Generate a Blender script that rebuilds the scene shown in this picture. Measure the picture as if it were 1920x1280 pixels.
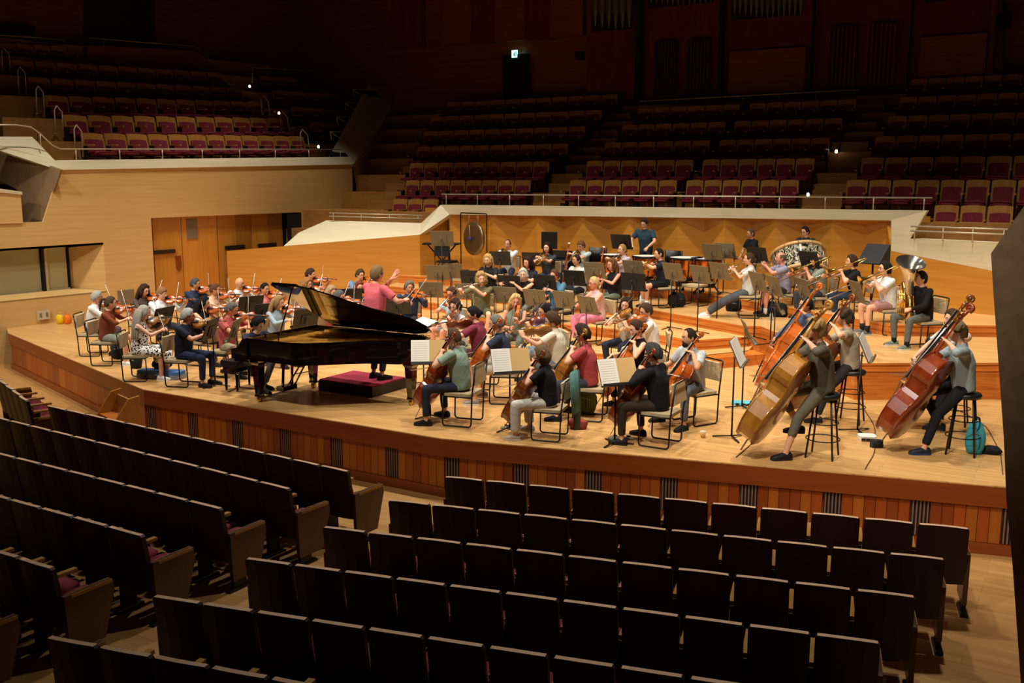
import bpy, math, random
import numpy as np
from mathutils import Vector, Matrix
random.seed(7)
for o in list(bpy.data.objects): bpy.data.objects.remove(o)
COL = bpy.context.scene.collection
# ------------------------------------------------------------------ camera
FPX = 1811.0; PITCH = math.radians(9.4); YAW = math.radians(30.9)
CAM = np.array([9.45, -11.66, 3.22])
cd = bpy.data.cameras.new('camera'); cam = bpy.data.objects.new('camera', cd); COL.objects.link(cam)
cam.location = CAM; cam.rotation_euler = (math.pi/2-PITCH, 0, YAW)
cd.sensor_width = 36; cd.lens = FPX*36/1920; cd.clip_start = .05; cd.clip_end = 200
sc = bpy.context.scene; sc.camera = cam
# ------------------------------------------------------------------ light, exposure
sc.view_settings.view_transform = 'Standard'; sc.view_settings.look = 'None'
sc.view_settings.gamma = 1; sc.view_settings.use_curve_mapping = False
sc.view_settings.exposure = 0.12
w = bpy.data.worlds.new('world'); sc.world = w; w.use_nodes = True
w.node_tree.nodes['Background'].inputs[0].default_value = (.010, .0035, .0012, 1)
w.node_tree.nodes['Background'].inputs[1].default_value = .55
def spot(loc, tgt, power, ang, blend=.6, col=(1, .93, .815), size=.25):
    l = bpy.data.lights.new('stage_or_fill_spot', 'SPOT'); o = bpy.data.objects.new('stage_or_fill_spot', l); COL.objects.link(o)
    l.energy = power; l.spot_size = math.radians(ang); l.spot_blend = blend; l.color = col; l.shadow_soft_size = size
    o.location = loc; o.rotation_euler = (Vector(tgt)-Vector(loc)).to_track_quat('-Z', 'Y').to_euler()
    return o
for sx in (-7.5, -2.6, 2.6, 7.5):
    for sy, ty in ((1.0, 1.6), (6.4, 5.8)):
        if sy < 4: spot((sx, sy, 12.5), (sx*.96, ty, 0), 2200, 96, .85)
        elif abs(sx) < 5: spot((sx, sy, 12.5), (sx*.96, ty+.3, 0), 2200, 82, .8)
        else: spot((sx*1.12, sy+.4, 12.5), (sx*1.34, 8.4, .5), 2300, 62, .9)
for sx in (-8, -2.7, 2.7, 8):      # front-of-house lamps over the stalls
    spot((sx*.9, -8.0, 12.5), (sx*.9, 2.6, .8), 5200, 44, .85, size=.35)
for sx in (-1, 1):                 # added fill spots that brighten the right parapet and left prow
    spot((sx*3.5, -12.5, 9.0), (sx*8.8, .6, 1.2), 2600, 31, .8, size=.3)

# ------------------------------------------------------------------ pixels to places
_F0 = np.array([-math.sin(YAW), math.cos(YAW), 0]); _R = np.array([math.cos(YAW), math.sin(YAW), 0])
_F = _F0*math.cos(PITCH)-np.array([0, 0, 1])*math.sin(PITCH); _U = np.cross(_R, _F)
def ray(x, y): return _F+_R*(x-960)/FPX-_U*(y-640)/FPX
def G(x, y, z=0.0):
    d = ray(x, y); return CAM+d*((z-CAM[2])/d[2])
def AY(x, y, Y):
    d = ray(x, y); return CAM+d*((Y-CAM[1])/d[1])
def AX(x, y, X):
    d = ray(x, y); return CAM+d*((X-CAM[0])/d[0])
def APL(x, y, P0, P1, off=0.0):
    P0 = np.array(P0, float); P1 = np.array(P1, float); n = np.array([-(P1-P0)[1], (P1-P0)[0], 0]); n /= np.linalg.norm(n)
    d = ray(x, y); t = (n@(np.array([P0[0], P0[1], 0])-CAM)+off)/(n@d); return CAM+d*t

# ------------------------------------------------------------------ materials
MATS = {}
def _nt(name):
    m = bpy.data.materials.new(name); m.use_nodes = True; nt = m.node_tree
    return m, nt, nt.nodes['Principled BSDF']
def srgb(c):
    if isinstance(c, str):
        c = [int(c[i:i+2], 16)/255 for i in (0, 2, 4)]
    return tuple(((v/12.92) if v <= .04045 else ((v+.055)/1.055)**2.4) for v in c[:3])
def plain(name, c, rough=.5, metal=0., coat=0., emit=None, es=1., spec=.5, alpha=None, trans=0.):
    if name in MATS: return MATS[name]
    m, nt, b = _nt(name); c = srgb(c)
    b.inputs['Base Color'].default_value = (*c, 1); b.inputs['Roughness'].default_value = rough
    b.inputs['Metallic'].default_value = metal; b.inputs['Coat Weight'].default_value = coat
    b.inputs['Specular IOR Level'].default_value = spec
    if trans: b.inputs['Transmission Weight'].default_value = trans
    if emit:
        b.inputs['Emission Color'].default_value = (*srgb(emit), 1); b.inputs['Emission Strength'].default_value = es
    n = nt.nodes.new('ShaderNodeTexNoise'); n.inputs['Scale'].default_value = 40
    r = nt.nodes.new('ShaderNodeMapRange'); r.inputs[3].default_value = max(.02, rough-.06); r.inputs[4].default_value = min(1, rough+.06)
    nt.links.new(n.outputs[0], r.inputs[0]); nt.links.new(r.outputs[0], b.inputs['Roughness'])
    m.diffuse_color = (*c, 1); MATS[name] = m; return m
def wood(name, c1, c2, scale=(1, 1, 12), rough=.45, coat=0., bump=.0, planks=None, detail=5, mid=(.35, .7)):
    """streaky wood; scale stretches the grain in object space; planks=(w,h,offset vec) adds thin joints"""
    if name in MATS: return MATS[name]
    m, nt, b = _nt(name); N = nt.nodes; L = nt.links
    tc = N.new('ShaderNodeTexCoord'); mp = N.new('ShaderNodeMapping'); mp.inputs['Scale'].default_value = scale
    L.new(tc.outputs['Object'], mp.inputs[0])
    n1 = N.new('ShaderNodeTexNoise'); n1.inputs['Scale'].default_value = 1.6; n1.inputs['Detail'].default_value = detail; n1.inputs['Distortion'].default_value = .3
    L.new(mp.outputs[0], n1.inputs[0])
    cr = N.new('ShaderNodeValToRGB'); cr.color_ramp.elements[0].position = mid[0]; cr.color_ramp.elements[1].position = mid[1]
    cr.color_ramp.elements[0].color = (*srgb(c1), 1); cr.color_ramp.elements[1].color = (*srgb(c2), 1)
    L.new(n1.outputs[0], cr.inputs[0]); out = cr.outputs[0]
    oi = N.new('ShaderNodeObjectInfo'); hs = N.new('ShaderNodeHueSaturation')
    rr = N.new('ShaderNodeMapRange'); rr.inputs[3].default_value = .90; rr.inputs[4].default_value = 1.10
    L.new(oi.outputs['Random'], rr.inputs[0]); L.new(rr.outputs[0], hs.inputs['Value']); L.new(out, hs.inputs['Color']); out = hs.outputs[0]
    if planks:
        br = N.new('ShaderNodeTexBrick'); br.inputs['Scale'].default_value = 1
        br.inputs['Brick Width'].default_value = planks[0]; br.inputs['Row Height'].default_value = planks[1]
        br.inputs['Mortar Size'].default_value = .003; br.inputs['Color1'].default_value = (1, 1, 1, 1); br.inputs['Color2'].default_value = (.86, .84, .80, 1)
        br.inputs['Mortar'].default_value = (.55, .45, .38, 1)
        L.new(tc.outputs['Object'], br.inputs[0])
        mx = N.new('ShaderNodeMix'); mx.data_type = 'RGBA'; mx.blend_type = 'MULTIPLY'; mx.inputs[0].default_value = .75
        L.new(out, mx.inputs[6]); L.new(br.outputs[0], mx.inputs[7]); out = mx.outputs[2]
    L.new(out, b.inputs['Base Color']); b.inputs['Roughness'].default_value = rough; b.inputs['Coat Weight'].default_value = coat
    b.inputs['Coat Roughness'].default_value = .15
    if bump:
        bp = N.new('ShaderNodeBump'); bp.inputs['Strength'].default_value = bump; bp.inputs['Distance'].default_value = .01
        L.new(n1.outputs[0], bp.inputs['Height']); L.new(bp.outputs[0], b.inputs['Normal'])
    m.diffuse_color = (*srgb(c1), 1); MATS[name] = m; return m
def cloth(c, pattern=None, c2='ffffff', rough=.85):
    name = 'cloth_%s_%s_%s' % (c, pattern, c2)
    if name in MATS: return MATS[name]
    m, nt, b = _nt(name); N = nt.nodes; L = nt.links
    tc = N.new('ShaderNodeTexCoord')
    n = N.new('ShaderNodeTexNoise'); n.inputs['Scale'].default_value = 9; n.inputs['Detail'].default_value = 4; n.inputs['Distortion'].default_value = 1.2
    L.new(tc.outputs['Object'], n.inputs[0])
    mx = N.new('ShaderNodeMix'); mx.data_type = 'RGBA'; a = srgb(c)
    mx.inputs[6].default_value = (a[0]*.82, a[1]*.82, a[2]*.82, 1); mx.inputs[7].default_value = (*a, 1)
    L.new(n.outputs[0], mx.inputs[0]); out = mx.outputs[2]
    if pattern == 'floral':
        v = N.new('ShaderNodeTexVoronoi'); v.inputs['Scale'].default_value = 26; L.new(tc.outputs['Object'], v.inputs[0])
        cr = N.new('ShaderNodeValToRGB'); cr.color_ramp.elements[0].position = .40; cr.color_ramp.elements[1].position = .46
        cr.color_ramp.elements[0].color = (*srgb(c2), 1); cr.color_ramp.elements[1].color = (*a, 1)
        L.new(v.outputs['Distance'], cr.inputs[0]); out = cr.outputs[0]
    if pattern in ('stripe', 'plaid'):
        wv = N.new('ShaderNodeTexWave'); wv.inputs['Scale'].default_value = 14; L.new(tc.outputs['Object'], wv.inputs[0])
        m2 = N.new('ShaderNodeMix'); m2.data_type = 'RGBA'; m2.inputs[7].default_value = (*srgb(c2), 1); L.new(out, m2.inputs[6])
        r = N.new('ShaderNodeMath'); r.operation = 'MULTIPLY'; r.inputs[1].default_value = .45; L.new(wv.outputs[1], r.inputs[0]); L.new(r.outputs[0], m2.inputs[0]); out = m2.outputs[2]
    L.new(out, b.inputs['Base Color']); b.inputs['Roughness'].default_value = rough; b.inputs['Specular IOR Level'].default_value = .25
    bp = N.new('ShaderNodeBump'); bp.inputs['Strength'].default_value = .55; bp.inputs['Distance'].default_value = .02
    L.new(n.outputs[0], bp.inputs['Height']); L.new(bp.outputs[0], b.inputs['Normal'])
    m.diffuse_color = (*a, 1); MATS[name] = m; return m

# ------------------------------------------------------------------ mesh collecting
class MB:
    def __init__(s): s.v = []; s.f = []; s.m = []; s.sm = []
    def add(s, vs, fs, mi=0, smooth=False):
        o = len(s.v); s.v += [tuple(map(float, p)) for p in vs]
        for f in fs: s.f.append([i+o for i in f]); s.m.append(mi); s.sm.append(smooth)
        return s
    def box(s, c, d, mi=0, M=None):
        x, y, z = (k/2 for k in d); vs = [(sx*x, sy*y, sz*z) for sx in (-1, 1) for sy in (-1, 1) for sz in (-1, 1)]
        vs = [Vector(p) for p in vs]
        if M is not None: vs = [M @ p for p in vs]
        vs = [p+Vector(c) for p in vs]
        return s.add(vs, [(0, 1, 3, 2), (4, 6, 7, 5), (0, 4, 5, 1), (2, 3, 7, 6), (0, 2, 6, 4), (1, 5, 7, 3)], mi)
    def bar(s, p, q, w, h, mi=0, up=(0, 0, 1)):
        p = Vector(p); q = Vector(q); d = (q-p); l = d.length; d.normalize(); u = Vector(up)
        if abs(d.dot(u)) > .98: u = Vector((0, 1, 0))
        r = d.cross(u).normalized(); u = r.cross(d)
        vs = [(a+r*(sx*w/2)+u*(sz*h/2)) for a in (p, q) for sx in (-1, 1) for sz in (-1, 1)]
        return s.add(vs, [(0, 2, 3, 1), (4, 5, 7, 6), (0, 1, 5, 4), (2, 6, 7, 3), (0, 4, 6, 2), (1, 3, 7, 5)], mi)
    def rings(s, rs, mi=0, smooth=True, closed=True, caps=True):
        n = len(rs[0]); vs = [p for r in rs for p in r]; fs = []
        for k in range(len(rs)-1):
            for i in range(n if closed else n-1):
                j = (i+1) % n; fs.append((k*n+i, k*n+j, (k+1)*n+j, (k+1)*n+i))
        if caps and closed:
            fs.append(tuple(range(n-1, -1, -1))); fs.append(tuple((len(rs)-1)*n+i for i in range(n)))
        return s.add(vs, fs, mi, smooth)
    def tube(s, pts, rad, seg=8, mi=0, closed_loop=False, flat=1.0, caps=True, upv=None):
        pts = [Vector(p) for p in pts]; n = len(pts)
        if not hasattr(rad, '__len__'): rad = [rad]*n
        rs = []; pu = None
        for i, p in enumerate(pts):
            a = pts[i-1] if (i > 0 or closed_loop) else p; b = pts[(i+1) % n] if (i < n-1 or closed_loop) else p
            d = (b-a)
            d = d.normalized() if d.length > 1e-9 else Vector((0, 0, 1))
            if pu is None:
                u = Vector(upv) if upv is not None else (Vector((0, 0, 1)) if abs(d.z) < .9 else Vector((1, 0, 0)))
            else: u = pu
            u = (u-d*u.dot(d)).normalized(); pu = u; r = d.cross(u)
            rs.append([p+(u*math.cos(t)*flat+r*math.sin(t))*rad[i] for t in (2*math.pi*k/seg for k in range(seg))])
        if closed_loop: rs.append(rs[0]); caps = False
        return s.rings(rs, mi, True, True, caps)
    def capsule(s, pts, rad, seg=10, mi=0, flat=1.0, upv=None):
        """tube with rounded ends"""
        pts = [Vector(p) for p in pts]; rad = list(rad) if hasattr(rad, '__len__') else [rad]*len(pts)
        d0 = (pts[0]-pts[1]).normalized(); d1 = (pts[-1]-pts[-2]).normalized()
        P = [pts[0]+d0*rad[0]*.96, pts[0]+d0*rad[0]*.7]+pts+[pts[-1]+d1*rad[-1]*.7, pts[-1]+d1*rad[-1]*.96]
        R = [rad[0]*.2, rad[0]*.72]+rad+[rad[-1]*.72, rad[-1]*.2]
        return s.tube(P, R, seg, mi, False, flat, True, upv)
    def lathe(s, prof, seg=24, mi=0, M=None, smooth=True, caps=False):
        rs = []
        for r, z in prof:
            ring = [Vector((r*math.cos(2*math.pi*k/seg), r*math.sin(2*math.pi*k/seg), z)) for k in range(seg)]
            rs.append([M @ p for p in ring] if M is not None else ring)
        return s.rings(rs, mi, smooth, True, caps)
    def prism(s, poly, z0, z1, mi=0, M=None, smooth=False, mi_side=None):
        n = len(poly); vs = [Vector((x, y, z0)) for x, y in poly]+[Vector((x, y, z1)) for x, y in poly]
        if M is not None: vs = [M @ p for p in vs]
        s.add(vs, [tuple(range(n-1, -1, -1)), tuple(range(n, 2*n))], mi)
        return s.add(vs, [(i, (i+1) % n, n+(i+1) % n, n+i) for i in range(n)], mi if mi_side is None else mi_side, smooth)
    def slab(s, pts, off, mi=0):
        """polygon of 3-D points given thickness by vector off"""
        n = len(pts); off = Vector(off); vs = [Vector(p) for p in pts]+[Vector(p)+off for p in pts]
        s.add(vs, [tuple(range(n)), tuple(range(2*n-1, n-1, -1))]+[((i+1) % n, i, n+i, n+(i+1) % n) for i in range(n)], mi)
        return s
    def ell(s, c, r, seg=12, rg=8, mi=0, M=None):
        c = Vector(c); rs = []
        for k in range(rg+1):
            t = -math.pi/2+math.pi*k/rg; cz = math.sin(t); cr = max(math.cos(t), .02)
            ring = [Vector((r[0]*cr*math.cos(2*math.pi*i/seg), r[1]*cr*math.sin(2*math.pi*i/seg), r[2]*cz)) for i in range(seg)]
            rs.append([(M @ p if M is not None else p)+c for p in ring])
        return s.rings(rs, mi, True, True, True)
    def mesh(s, name, mats):
        me = bpy.data.meshes.new(name); me.from_pydata(s.v, [], s.f)
        for m in (mats if isinstance(mats, (list, tuple)) else [mats]): me.materials.append(m)
        me.polygons.foreach_set('material_index', s.m); me.polygons.foreach_set('use_smooth', s.sm)
        me.update(); return me
    def build(s, name, mats, parent=None, M=None):
        o = bpy.data.objects.new(name, s.mesh(name, mats)); COL.objects.link(o)
        if name in STUFF: o['kind'] = 'stuff'
        if parent is not None: o.parent = parent
        if M is not None: o.matrix_local = M
        return o
STUFF = {'strings', 'pegs', 'keys', 'valves', 'staves', 'tone_bars', 'black_keys', 'white_keys'}
def link(name, me, parent=None, M=None):
    o = bpy.data.objects.new(name, me); COL.objects.link(o)
    if name in STUFF: o['kind'] = 'stuff'
    if parent is not None: o.parent = parent
    if M is not None: o.matrix_local = M
    return o
def empty(name, M=None, parent=None):
    o = bpy.data.objects.new(name, None); COL.objects.link(o); o.empty_display_size = .1
    if parent is not None: o.parent = parent
    if M is not None: o.matrix_local = M
    return o
def tag(o, label=None, cat=None, group=None, kind=None):
    if label: o['label'] = label
    if cat: o['category'] = cat
    if group: o['group'] = group
    if kind: o['kind'] = kind
    return o
def struct(o): o['kind'] = 'structure'; return o
def copy_tree(o, parent=None):
    c = o.copy(); COL.objects.link(c); c.parent = parent
    for ch in o.children: copy_tree(ch, c)
    return c
def TR(loc, rz=0, rx=0, ry=0):
    return Matrix.Translation(Vector(loc)) @ Matrix.Rotation(rz, 4, 'Z') @ Matrix.Rotation(rx, 4, 'X') @ Matrix.Rotation(ry, 4, 'Y')
def frame(o, y, z):
    """matrix with local Y along y and local Z near z"""
    y = Vector(y).normalized(); z = Vector(z); x = y.cross(z).normalized(); z = x.cross(y)
    M = Matrix((x, y, z)).transposed().to_4x4(); M.translation = Vector(o); return M
ORD = ['first', 'second', 'third', 'fourth', 'fifth', 'sixth', 'seventh', 'eighth', 'ninth', 'tenth', 'eleventh', 'twelfth', 'thirteenth', 'fourteenth', 'fifteenth', 'sixteenth']

# ------------------------------------------------------------------ colours of the hall
W_STAGE = wood('stage_boards', 'd9a462', 'e6b878', (.5, 9, 1), .34, .12, planks=(1.9, .11))
W_FRONT = wood('stage_front_wood', '78340a', '843e0e', (.8, .8, 9), .42, .1)
W_PANEL = wood('panel_wood', '923e08', '9e480c', (9, 9, .7), .42, .1)
W_PANEL2 = wood('panel_wood_dark', '7e3208', '8a3a0a', (9, 9, .7), .42, .1)
W_PANEL3 = wood('panel_wood_light', '9a4e0e', 'a85a14', (9, 9, .7), .42, .1)
W_WALL = wood('pale_wall_veneer', 'd2a866', 'dcb474', (.5, .5, 11), .5, .05)
W_WALL2 = wood('pale_wall_veneer_shaded', 'a87c4c', 'b88c58', (.5, .5, 11), .5, .05)  # same veneer darkened, shade of the end wall put into its colour
W_DOOR = wood('door_veneer', 'bc7a28', 'c88834', (6, 6, .6), .42, .1)
W_DOOR2 = wood('door_veneer_dark', 'a4641c', 'b07026', (6, 6, .6), .42, .1)
W_ORANGE = wood('orange_wall_veneer', 'c08028', 'cc8e38', (.6, .6, 10), .42, .08)
W_LEDGE = wood('pale_ledge', 'cfc2a0', 'dacdac', (.5, .5, 6), .5)
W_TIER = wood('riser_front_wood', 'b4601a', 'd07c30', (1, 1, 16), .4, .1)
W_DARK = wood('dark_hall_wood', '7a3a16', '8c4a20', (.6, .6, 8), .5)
W_REDW = wood('organ_mahogany', '6a2412', '7c3018', (5, 5, .7), .4, .1)
W_STEP = wood('terrace_wood', '9a6a30', 'ab7a3c', (2, 2, 5), .5)
W_PROW = wood('brown_parapet', '8a6c4c', '9a7c58', (3, 3, 1.2), .6)
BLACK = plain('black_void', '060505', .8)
GREYP = plain('grey_panel', '7c6a50', .6)
RAIL = plain('rail_metal', 'c4b69e', .4, .4)
WHITEFR = plain('white_frame', 'c8b898', .5)
# ================================================================== the setting
ZF = -.78
A_, B_, C_, D_ = (-10.45, .42), (-3.13, -1.9), (2.58, -1.9), (8.87, -.42)
E_ = (10.9, .06)
struct(MB().slab([(-22, -16, ZF), (14, -16, ZF), (14, 3, ZF), (-22, 3, ZF)], (0, 0, -.2)).build('floor', wood('stalls_floor', 'a87c46', 'b98c54', (.6, 8, 1), .4, .08, planks=(2.2, .14))))
stage = MB()
stage.slab([(*p, 0) for p in (A_, B_, C_, D_, E_, (10.9, 10.2), (-11.2, 10.2), (-11.2, .85))], (0, 0, -.014))
stage = struct(stage.build('floor_stage', W_STAGE))
fr = MB()
def inset(P, Q, o, z0, z1, t):
    d = (Vector(Q)-Vector(P)).normalized(); n = Vector((d.y, -d.x))
    P = Vector(P)-n*o; Q = Vector(Q)-n*o
    return [(P.x, P.y, z0), (Q.x, Q.y, z0), (Q.x, Q.y, z1), (P.x, P.y, z1)], (-n.x*t, -n.y*t, 0)
for P, Q in ((A_, B_), (B_, C_), (C_, D_), (D_, E_)):
    for z0, z1, o in ((-.24, -.014, .0), (ZF, -.66, .0), (-.66, -.24, .06)):
        pts, off = inset(P, Q, o, z0, z1, .05); fr.slab(pts, off)
trim = struct(fr.build('trim_1', W_FRONT))
VENTB = plain('vent_black', '080605', .7); SLATM = plain('vent_slat_pale', '7c5c4c', .5)
def boards(P, Q, n_mod, wide=False):
    P = Vector(P); Q = Vector(Q); L = (Q-P).length; d = (Q-P)/L; nrm = Vector((d.y, -d.x)); ang = math.atan2(d.y, d.x)
    def place(a, b, m, k):
        c = P+d*((a+b)/2)-nrm*.045
        MB().box((0, 0, 0), (b-a-.006, .03, .41)).build('panel_board', m, trim, TR((c.x, c.y, -.45), ang))
    ms = [W_PANEL, W_PANEL2, W_PANEL3]
    if wide:
        k = 0; a = .03
        while a < L-.2:
            b = min(a+.36, L-.02); place(a, b, random.choice(ms), k); a = b; k += 1
        return
    mod = L/n_mod
    for i in range(n_mod):
        a0 = i*mod
        c = P+d*(a0+.11)-nrm*.05
        v = MB().box((0, 0, 0), (.19, .012, .40)).build('vent_grille', VENTB, trim, TR((c.x, c.y, -.45), ang))
        for s in range(5):
            MB().box((0, 0, 0), (.015, .02, .40)).build('vent_slat', SLATM, v, TR((-.076+.038*s, -.012, 0)))
        w_ = (mod-.21)/6
        for j in range(6): place(a0+.21+j*w_, a0+.21+(j+1)*w_, random.choice(ms), j)
boards(A_, B_, 0, True); boards(B_, C_, 6); boards(C_, D_, 7); boards(D_, E_, 2)
# rehearsal tiers on the stage
Z1, Z2, Z3, Z4 = .187, .374, .56, .765
BK = [(10.9, 9.4), (-6.6, 9.4)]
tiers = [
 ('riser_platform', Z1, [(-5.6, 6.2), (-3.8, 6.3), (-2.4, 5.0), (-.8, 3.8), (1.2, 3.6), (3.38, 3.94), (4.26, 5.33), (4.0, 7.0), (-5.4, 8.4)]),
 ('riser_platform', Z2, [(-5.6, 7.0), (-3.9, 7.0), (-1.6, 5.7), (1.45, 5.4), (2.53, 5.24), (3.36, 4.87), (4.1, 5.8), (4.3, 7.0), (-5.6, 8.6)]),
 ('riser_platform', Z3, [(-6.1, 8.0), (-3.0, 7.75), (-1.0, 7.25), (1.59, 7.15), (4.01, 5.87), (4.28, 6.0), (6.6, 3.06), (8.41, 4.18), (10.9, 4.9)]+BK),
 ('riser_platform', Z4, [(-6.3, 8.75), (-3.0, 9.0), (1.0, 9.2), (2.0, 9.05), (3.64, 7.95), (4.18, 7.6), (6.54, 6.0), (8.12, 6.8), (10.9, 7.6), (10.9, 9.8), (-6.6, 10.3)])]
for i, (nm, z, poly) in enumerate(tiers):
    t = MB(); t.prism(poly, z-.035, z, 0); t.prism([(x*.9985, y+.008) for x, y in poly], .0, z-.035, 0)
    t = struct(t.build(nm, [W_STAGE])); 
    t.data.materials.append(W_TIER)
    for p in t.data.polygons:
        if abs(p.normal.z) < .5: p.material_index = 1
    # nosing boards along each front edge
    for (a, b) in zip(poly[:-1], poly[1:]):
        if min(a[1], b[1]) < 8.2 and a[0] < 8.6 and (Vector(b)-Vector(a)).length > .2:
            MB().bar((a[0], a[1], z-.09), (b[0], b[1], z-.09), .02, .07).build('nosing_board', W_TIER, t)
sb = [(3.18, 3.62), (3.95, 3.20), (4.55, 4.35), (4.1, 5.2)]
struct(MB().prism([(3.72, 4.55), (3.95, 4.28), (4.62, 5.2), (4.3, 5.5)], 0, .187).build('step_box', W_TIER))

# ---------------------------------------------------------------- left wall
XL = -11.0
lw = MB()
def q(*pts): return [tuple(p) for p in pts]
# lower wall with window opening y<3.3 and door recess 4.75..10.2
yW0, yW1, zW0, zW1 = -1.2, 2.66, .72, 1.64
zt = 2.31
lw.slab([(XL, 3.32, ZF), (XL, 4.75, ZF), (XL, 4.75, zt), (XL, 3.32, zt)], (-.4, 0, 0))
lw.slab([(XL, 10.2, ZF), (XL, 13.2, ZF), (XL, 13.2, zt), (XL, 10.2, zt)], (-.4, 0, 0))
lw.slab([(-11.1, -1.8, ZF), (XL, 3.32, ZF), (XL, 3.32, .60), (-11.1, -1.8, .64)], (-.35, 0, 0))
lw.slab([(XL, -1.8, 1.72), (XL, 3.32, 1.72), (XL, 3.32, zt), (XL, -1.8, zt)], (-.35, 0, 0))
lw.slab([(XL, 3.32, .58), (-11.5, 2.62, .66), (-11.5, 2.62, 1.66), (XL, 3.32, 1.74)], (-.05, .05, 0))      # splayed reveal
lw.slab([(XL, 3.32, .60), (-11.34, 2.66, .70), (-11.34, -1.8, .74), (-11.1, -1.8, .64)], (0, 0, -.04))        # sill
lw.slab([(XL, 3.32, 1.72), (-11.5, 2.62, 1.72), (-11.5, -1.8, 1.72), (XL, -1.8, 1.72)], (0, 0, .05))
lw.slab([(XL-.02, -6, ZF), (XL-.02, -1.8, ZF), (XL-.02, -1.8, zt), (XL-.02, -6, zt)], (-.4, 0, 0))
# fascia of the side balcony
lw.slab([(XL, 1.80, zt), (XL, 12.58, zt), (XL, 12.58, 3.78), (XL, 2.32, 3.5)], (-.04, 0, 0))
wl = struct(lw.build('wall_left', W_WALL))
# window panes with frames
wn = MB()
wn.slab([(-11.40, -1.8, .70), (-11.40, 1.90, .70), (-11.40, 1.90, 1.76), (-11.40, -1.8, 1.76)], (-.02, 0, 0))
def glass_mat():
    m, nt, b = _nt('control_room_glass'); N = nt.nodes; L = nt.links
    tc = N.new('ShaderNodeTexCoord'); wv = N.new('ShaderNodeTexWave'); wv.inputs['Scale'].default_value = 1.6; wv.inputs['Distortion'].default_value = 3
    L.new(tc.outputs['Object'], wv.inputs[0]); cr = N.new('ShaderNodeValToRGB')
    cr.color_ramp.elements[0].color = (*srgb('b4b088'), 1); cr.color_ramp.elements[1].color = (*srgb('ccc8a0'), 1)
    L.new(wv.outputs[0], cr.inputs[0]); L.new(cr.outputs[0], b.inputs['Base Color']); b.inputs['Roughness'].default_value = .12; return m
GL = glass_mat()
win = struct(MB().slab([(-11.45, -1.8, .66), (-11.45, 2.66, .66), (-11.45, 2.66, 1.70), (-11.45, -1.8, 1.70)], (-.04, 0, 0)).build('window_1', BLACK))
wn.build('pane', GL, win)
MB().slab([(-11.40, 2.06, .74), (-11.40, 2.58, .72), (-11.40, 2.58, 1.76), (-11.40, 2.06, 1.76)], (-.02, 0, 0)).build('pane', GL, win)
MB().bar((-11.385, 2.03, .68), (-11.385, 2.03, 1.68), .06, .06).build('window_frame', WHITEFR, win)
MB().bar((-11.385, 1.93, .68), (-11.385, 1.93, 1.68), .1, .04).build('window_frame', BLACK, win)
MB().bar((-11.38, -1.8, .70), (-11.38, 1.9, .70), .04, .05).build('window_frame', WHITEFR, win)
MB().bar((-11.38, 2.03, .71), (-11.38, 2.62, .71), .04, .05).build('window_frame', WHITEFR, win)
MB().bar((-11.38, 2.62, .70), (-11.38, 2.62, 1.68), .05, .03).build('window_frame', BLACK, win)
# small wall plates
def wallplate(x0, y0, x1, y1, name, m, X=XL, slots=False):
    a = AX(x0, y1, X); b = AX(x1, y0, X)
    o = MB().box((0, 0, 0), (.02, b[1]-a[1], b[2]-a[2])).build(name, m, wl, TR((X+.012, (a[1]+b[1])/2, (a[2]+b[2])/2)))
    if slots:
        for s in (-.25, .25): MB().box((0, 0, 0), (.012, .05, .09)).build('socket_slot', GREYP, o, TR((.012, s*(b[1]-a[1]), 0)))
wallplate(70, 580, 92, 600, 'socket_plate', WHITEFR, slots=True)
wallplate(222, 542, 250, 578, 'wall_hatch', GREYP)
# doors in the side wall
xd = XL-.16
dpx = [283, 337.5, 405, 469, 528]
dys = [AX(x, 405, xd)[1] for x in dpx]
struct(MB().slab([(xd-.1, 4.4, -.0), (xd-.1, 10.4, 0), (xd-.1, 10.4, 2.4), (xd-.1, 4.4, 2.4)], (-.05, 0, 0)).build('wall_door_recess', BLACK))
hinge = [(0, 0, 1), (1, 1, 0), (2, 1, 0), (3, 0, 0)]
for i in range(4):
    y0, y1 = dys[i]+.01, dys[i+1]-.015
    d = struct(MB().box((0, 0, 1.16), (.05, y1-y0, 2.32)).build('door_%d' % (i+1), W_DOOR, None, TR((xd, (y0+y1)/2, 0))))
    wd = y1-y0
    if i in (1, 2, 3):       # darker folding leaf on the right half
        MB().box((.028, wd*.25, 1.16), (.012, wd*.46, 2.30)).build('door_leaf', [None, W_DOOR, W_DOOR2, W_DOOR2][i], d)
    if i == 1: MB().box((.034, -wd*.22, 1.98), (.02, wd*.3, .52)).build('grey_vent', GREYP, d)
    if i != 1:
        py = {0: 472, 2: 463, 3: 459}[i]; cx = {0: 308, 2: 440.5, 3: 501}[i]; pw = {0: 41, 2: 37, 3: 34}[i]
        a = AX(cx-pw/2, py, xd+.05); b = AX(cx+pw/2, py, xd+.05)
        MB().box((0, 0, 0), (.03, b[1]-a[1], .10)).build('door_sign', plain('dark_sign', '1a0d07', .5), d, TR((.05, (a[1]+b[1])/2-(y0+y1)/2, (a[2]+b[2])/2)))
    hx = {0: 335, 2: 466, 3: 481}.get(i)
    if hx:
        h = AX(hx, 494, xd+.05)
        MB().prism([(-.09, .2), (.09, .2), (.09, -.1), (.02, -.2), (-.06, -.15)], -.008, .008, 0, Matrix.Rotation(math.pi/2, 4, 'X')).build('handle_recess', W_PANEL2, d, TR((.04, h[1]-(y0+y1)/2, h[2]), math.pi/2))
MB().box((0, 0, 0), (.02, .8, 2.3)).build('dark_opening', BLACK, wl, TR((XL-.02, 10.0, 1.15)))
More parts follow.
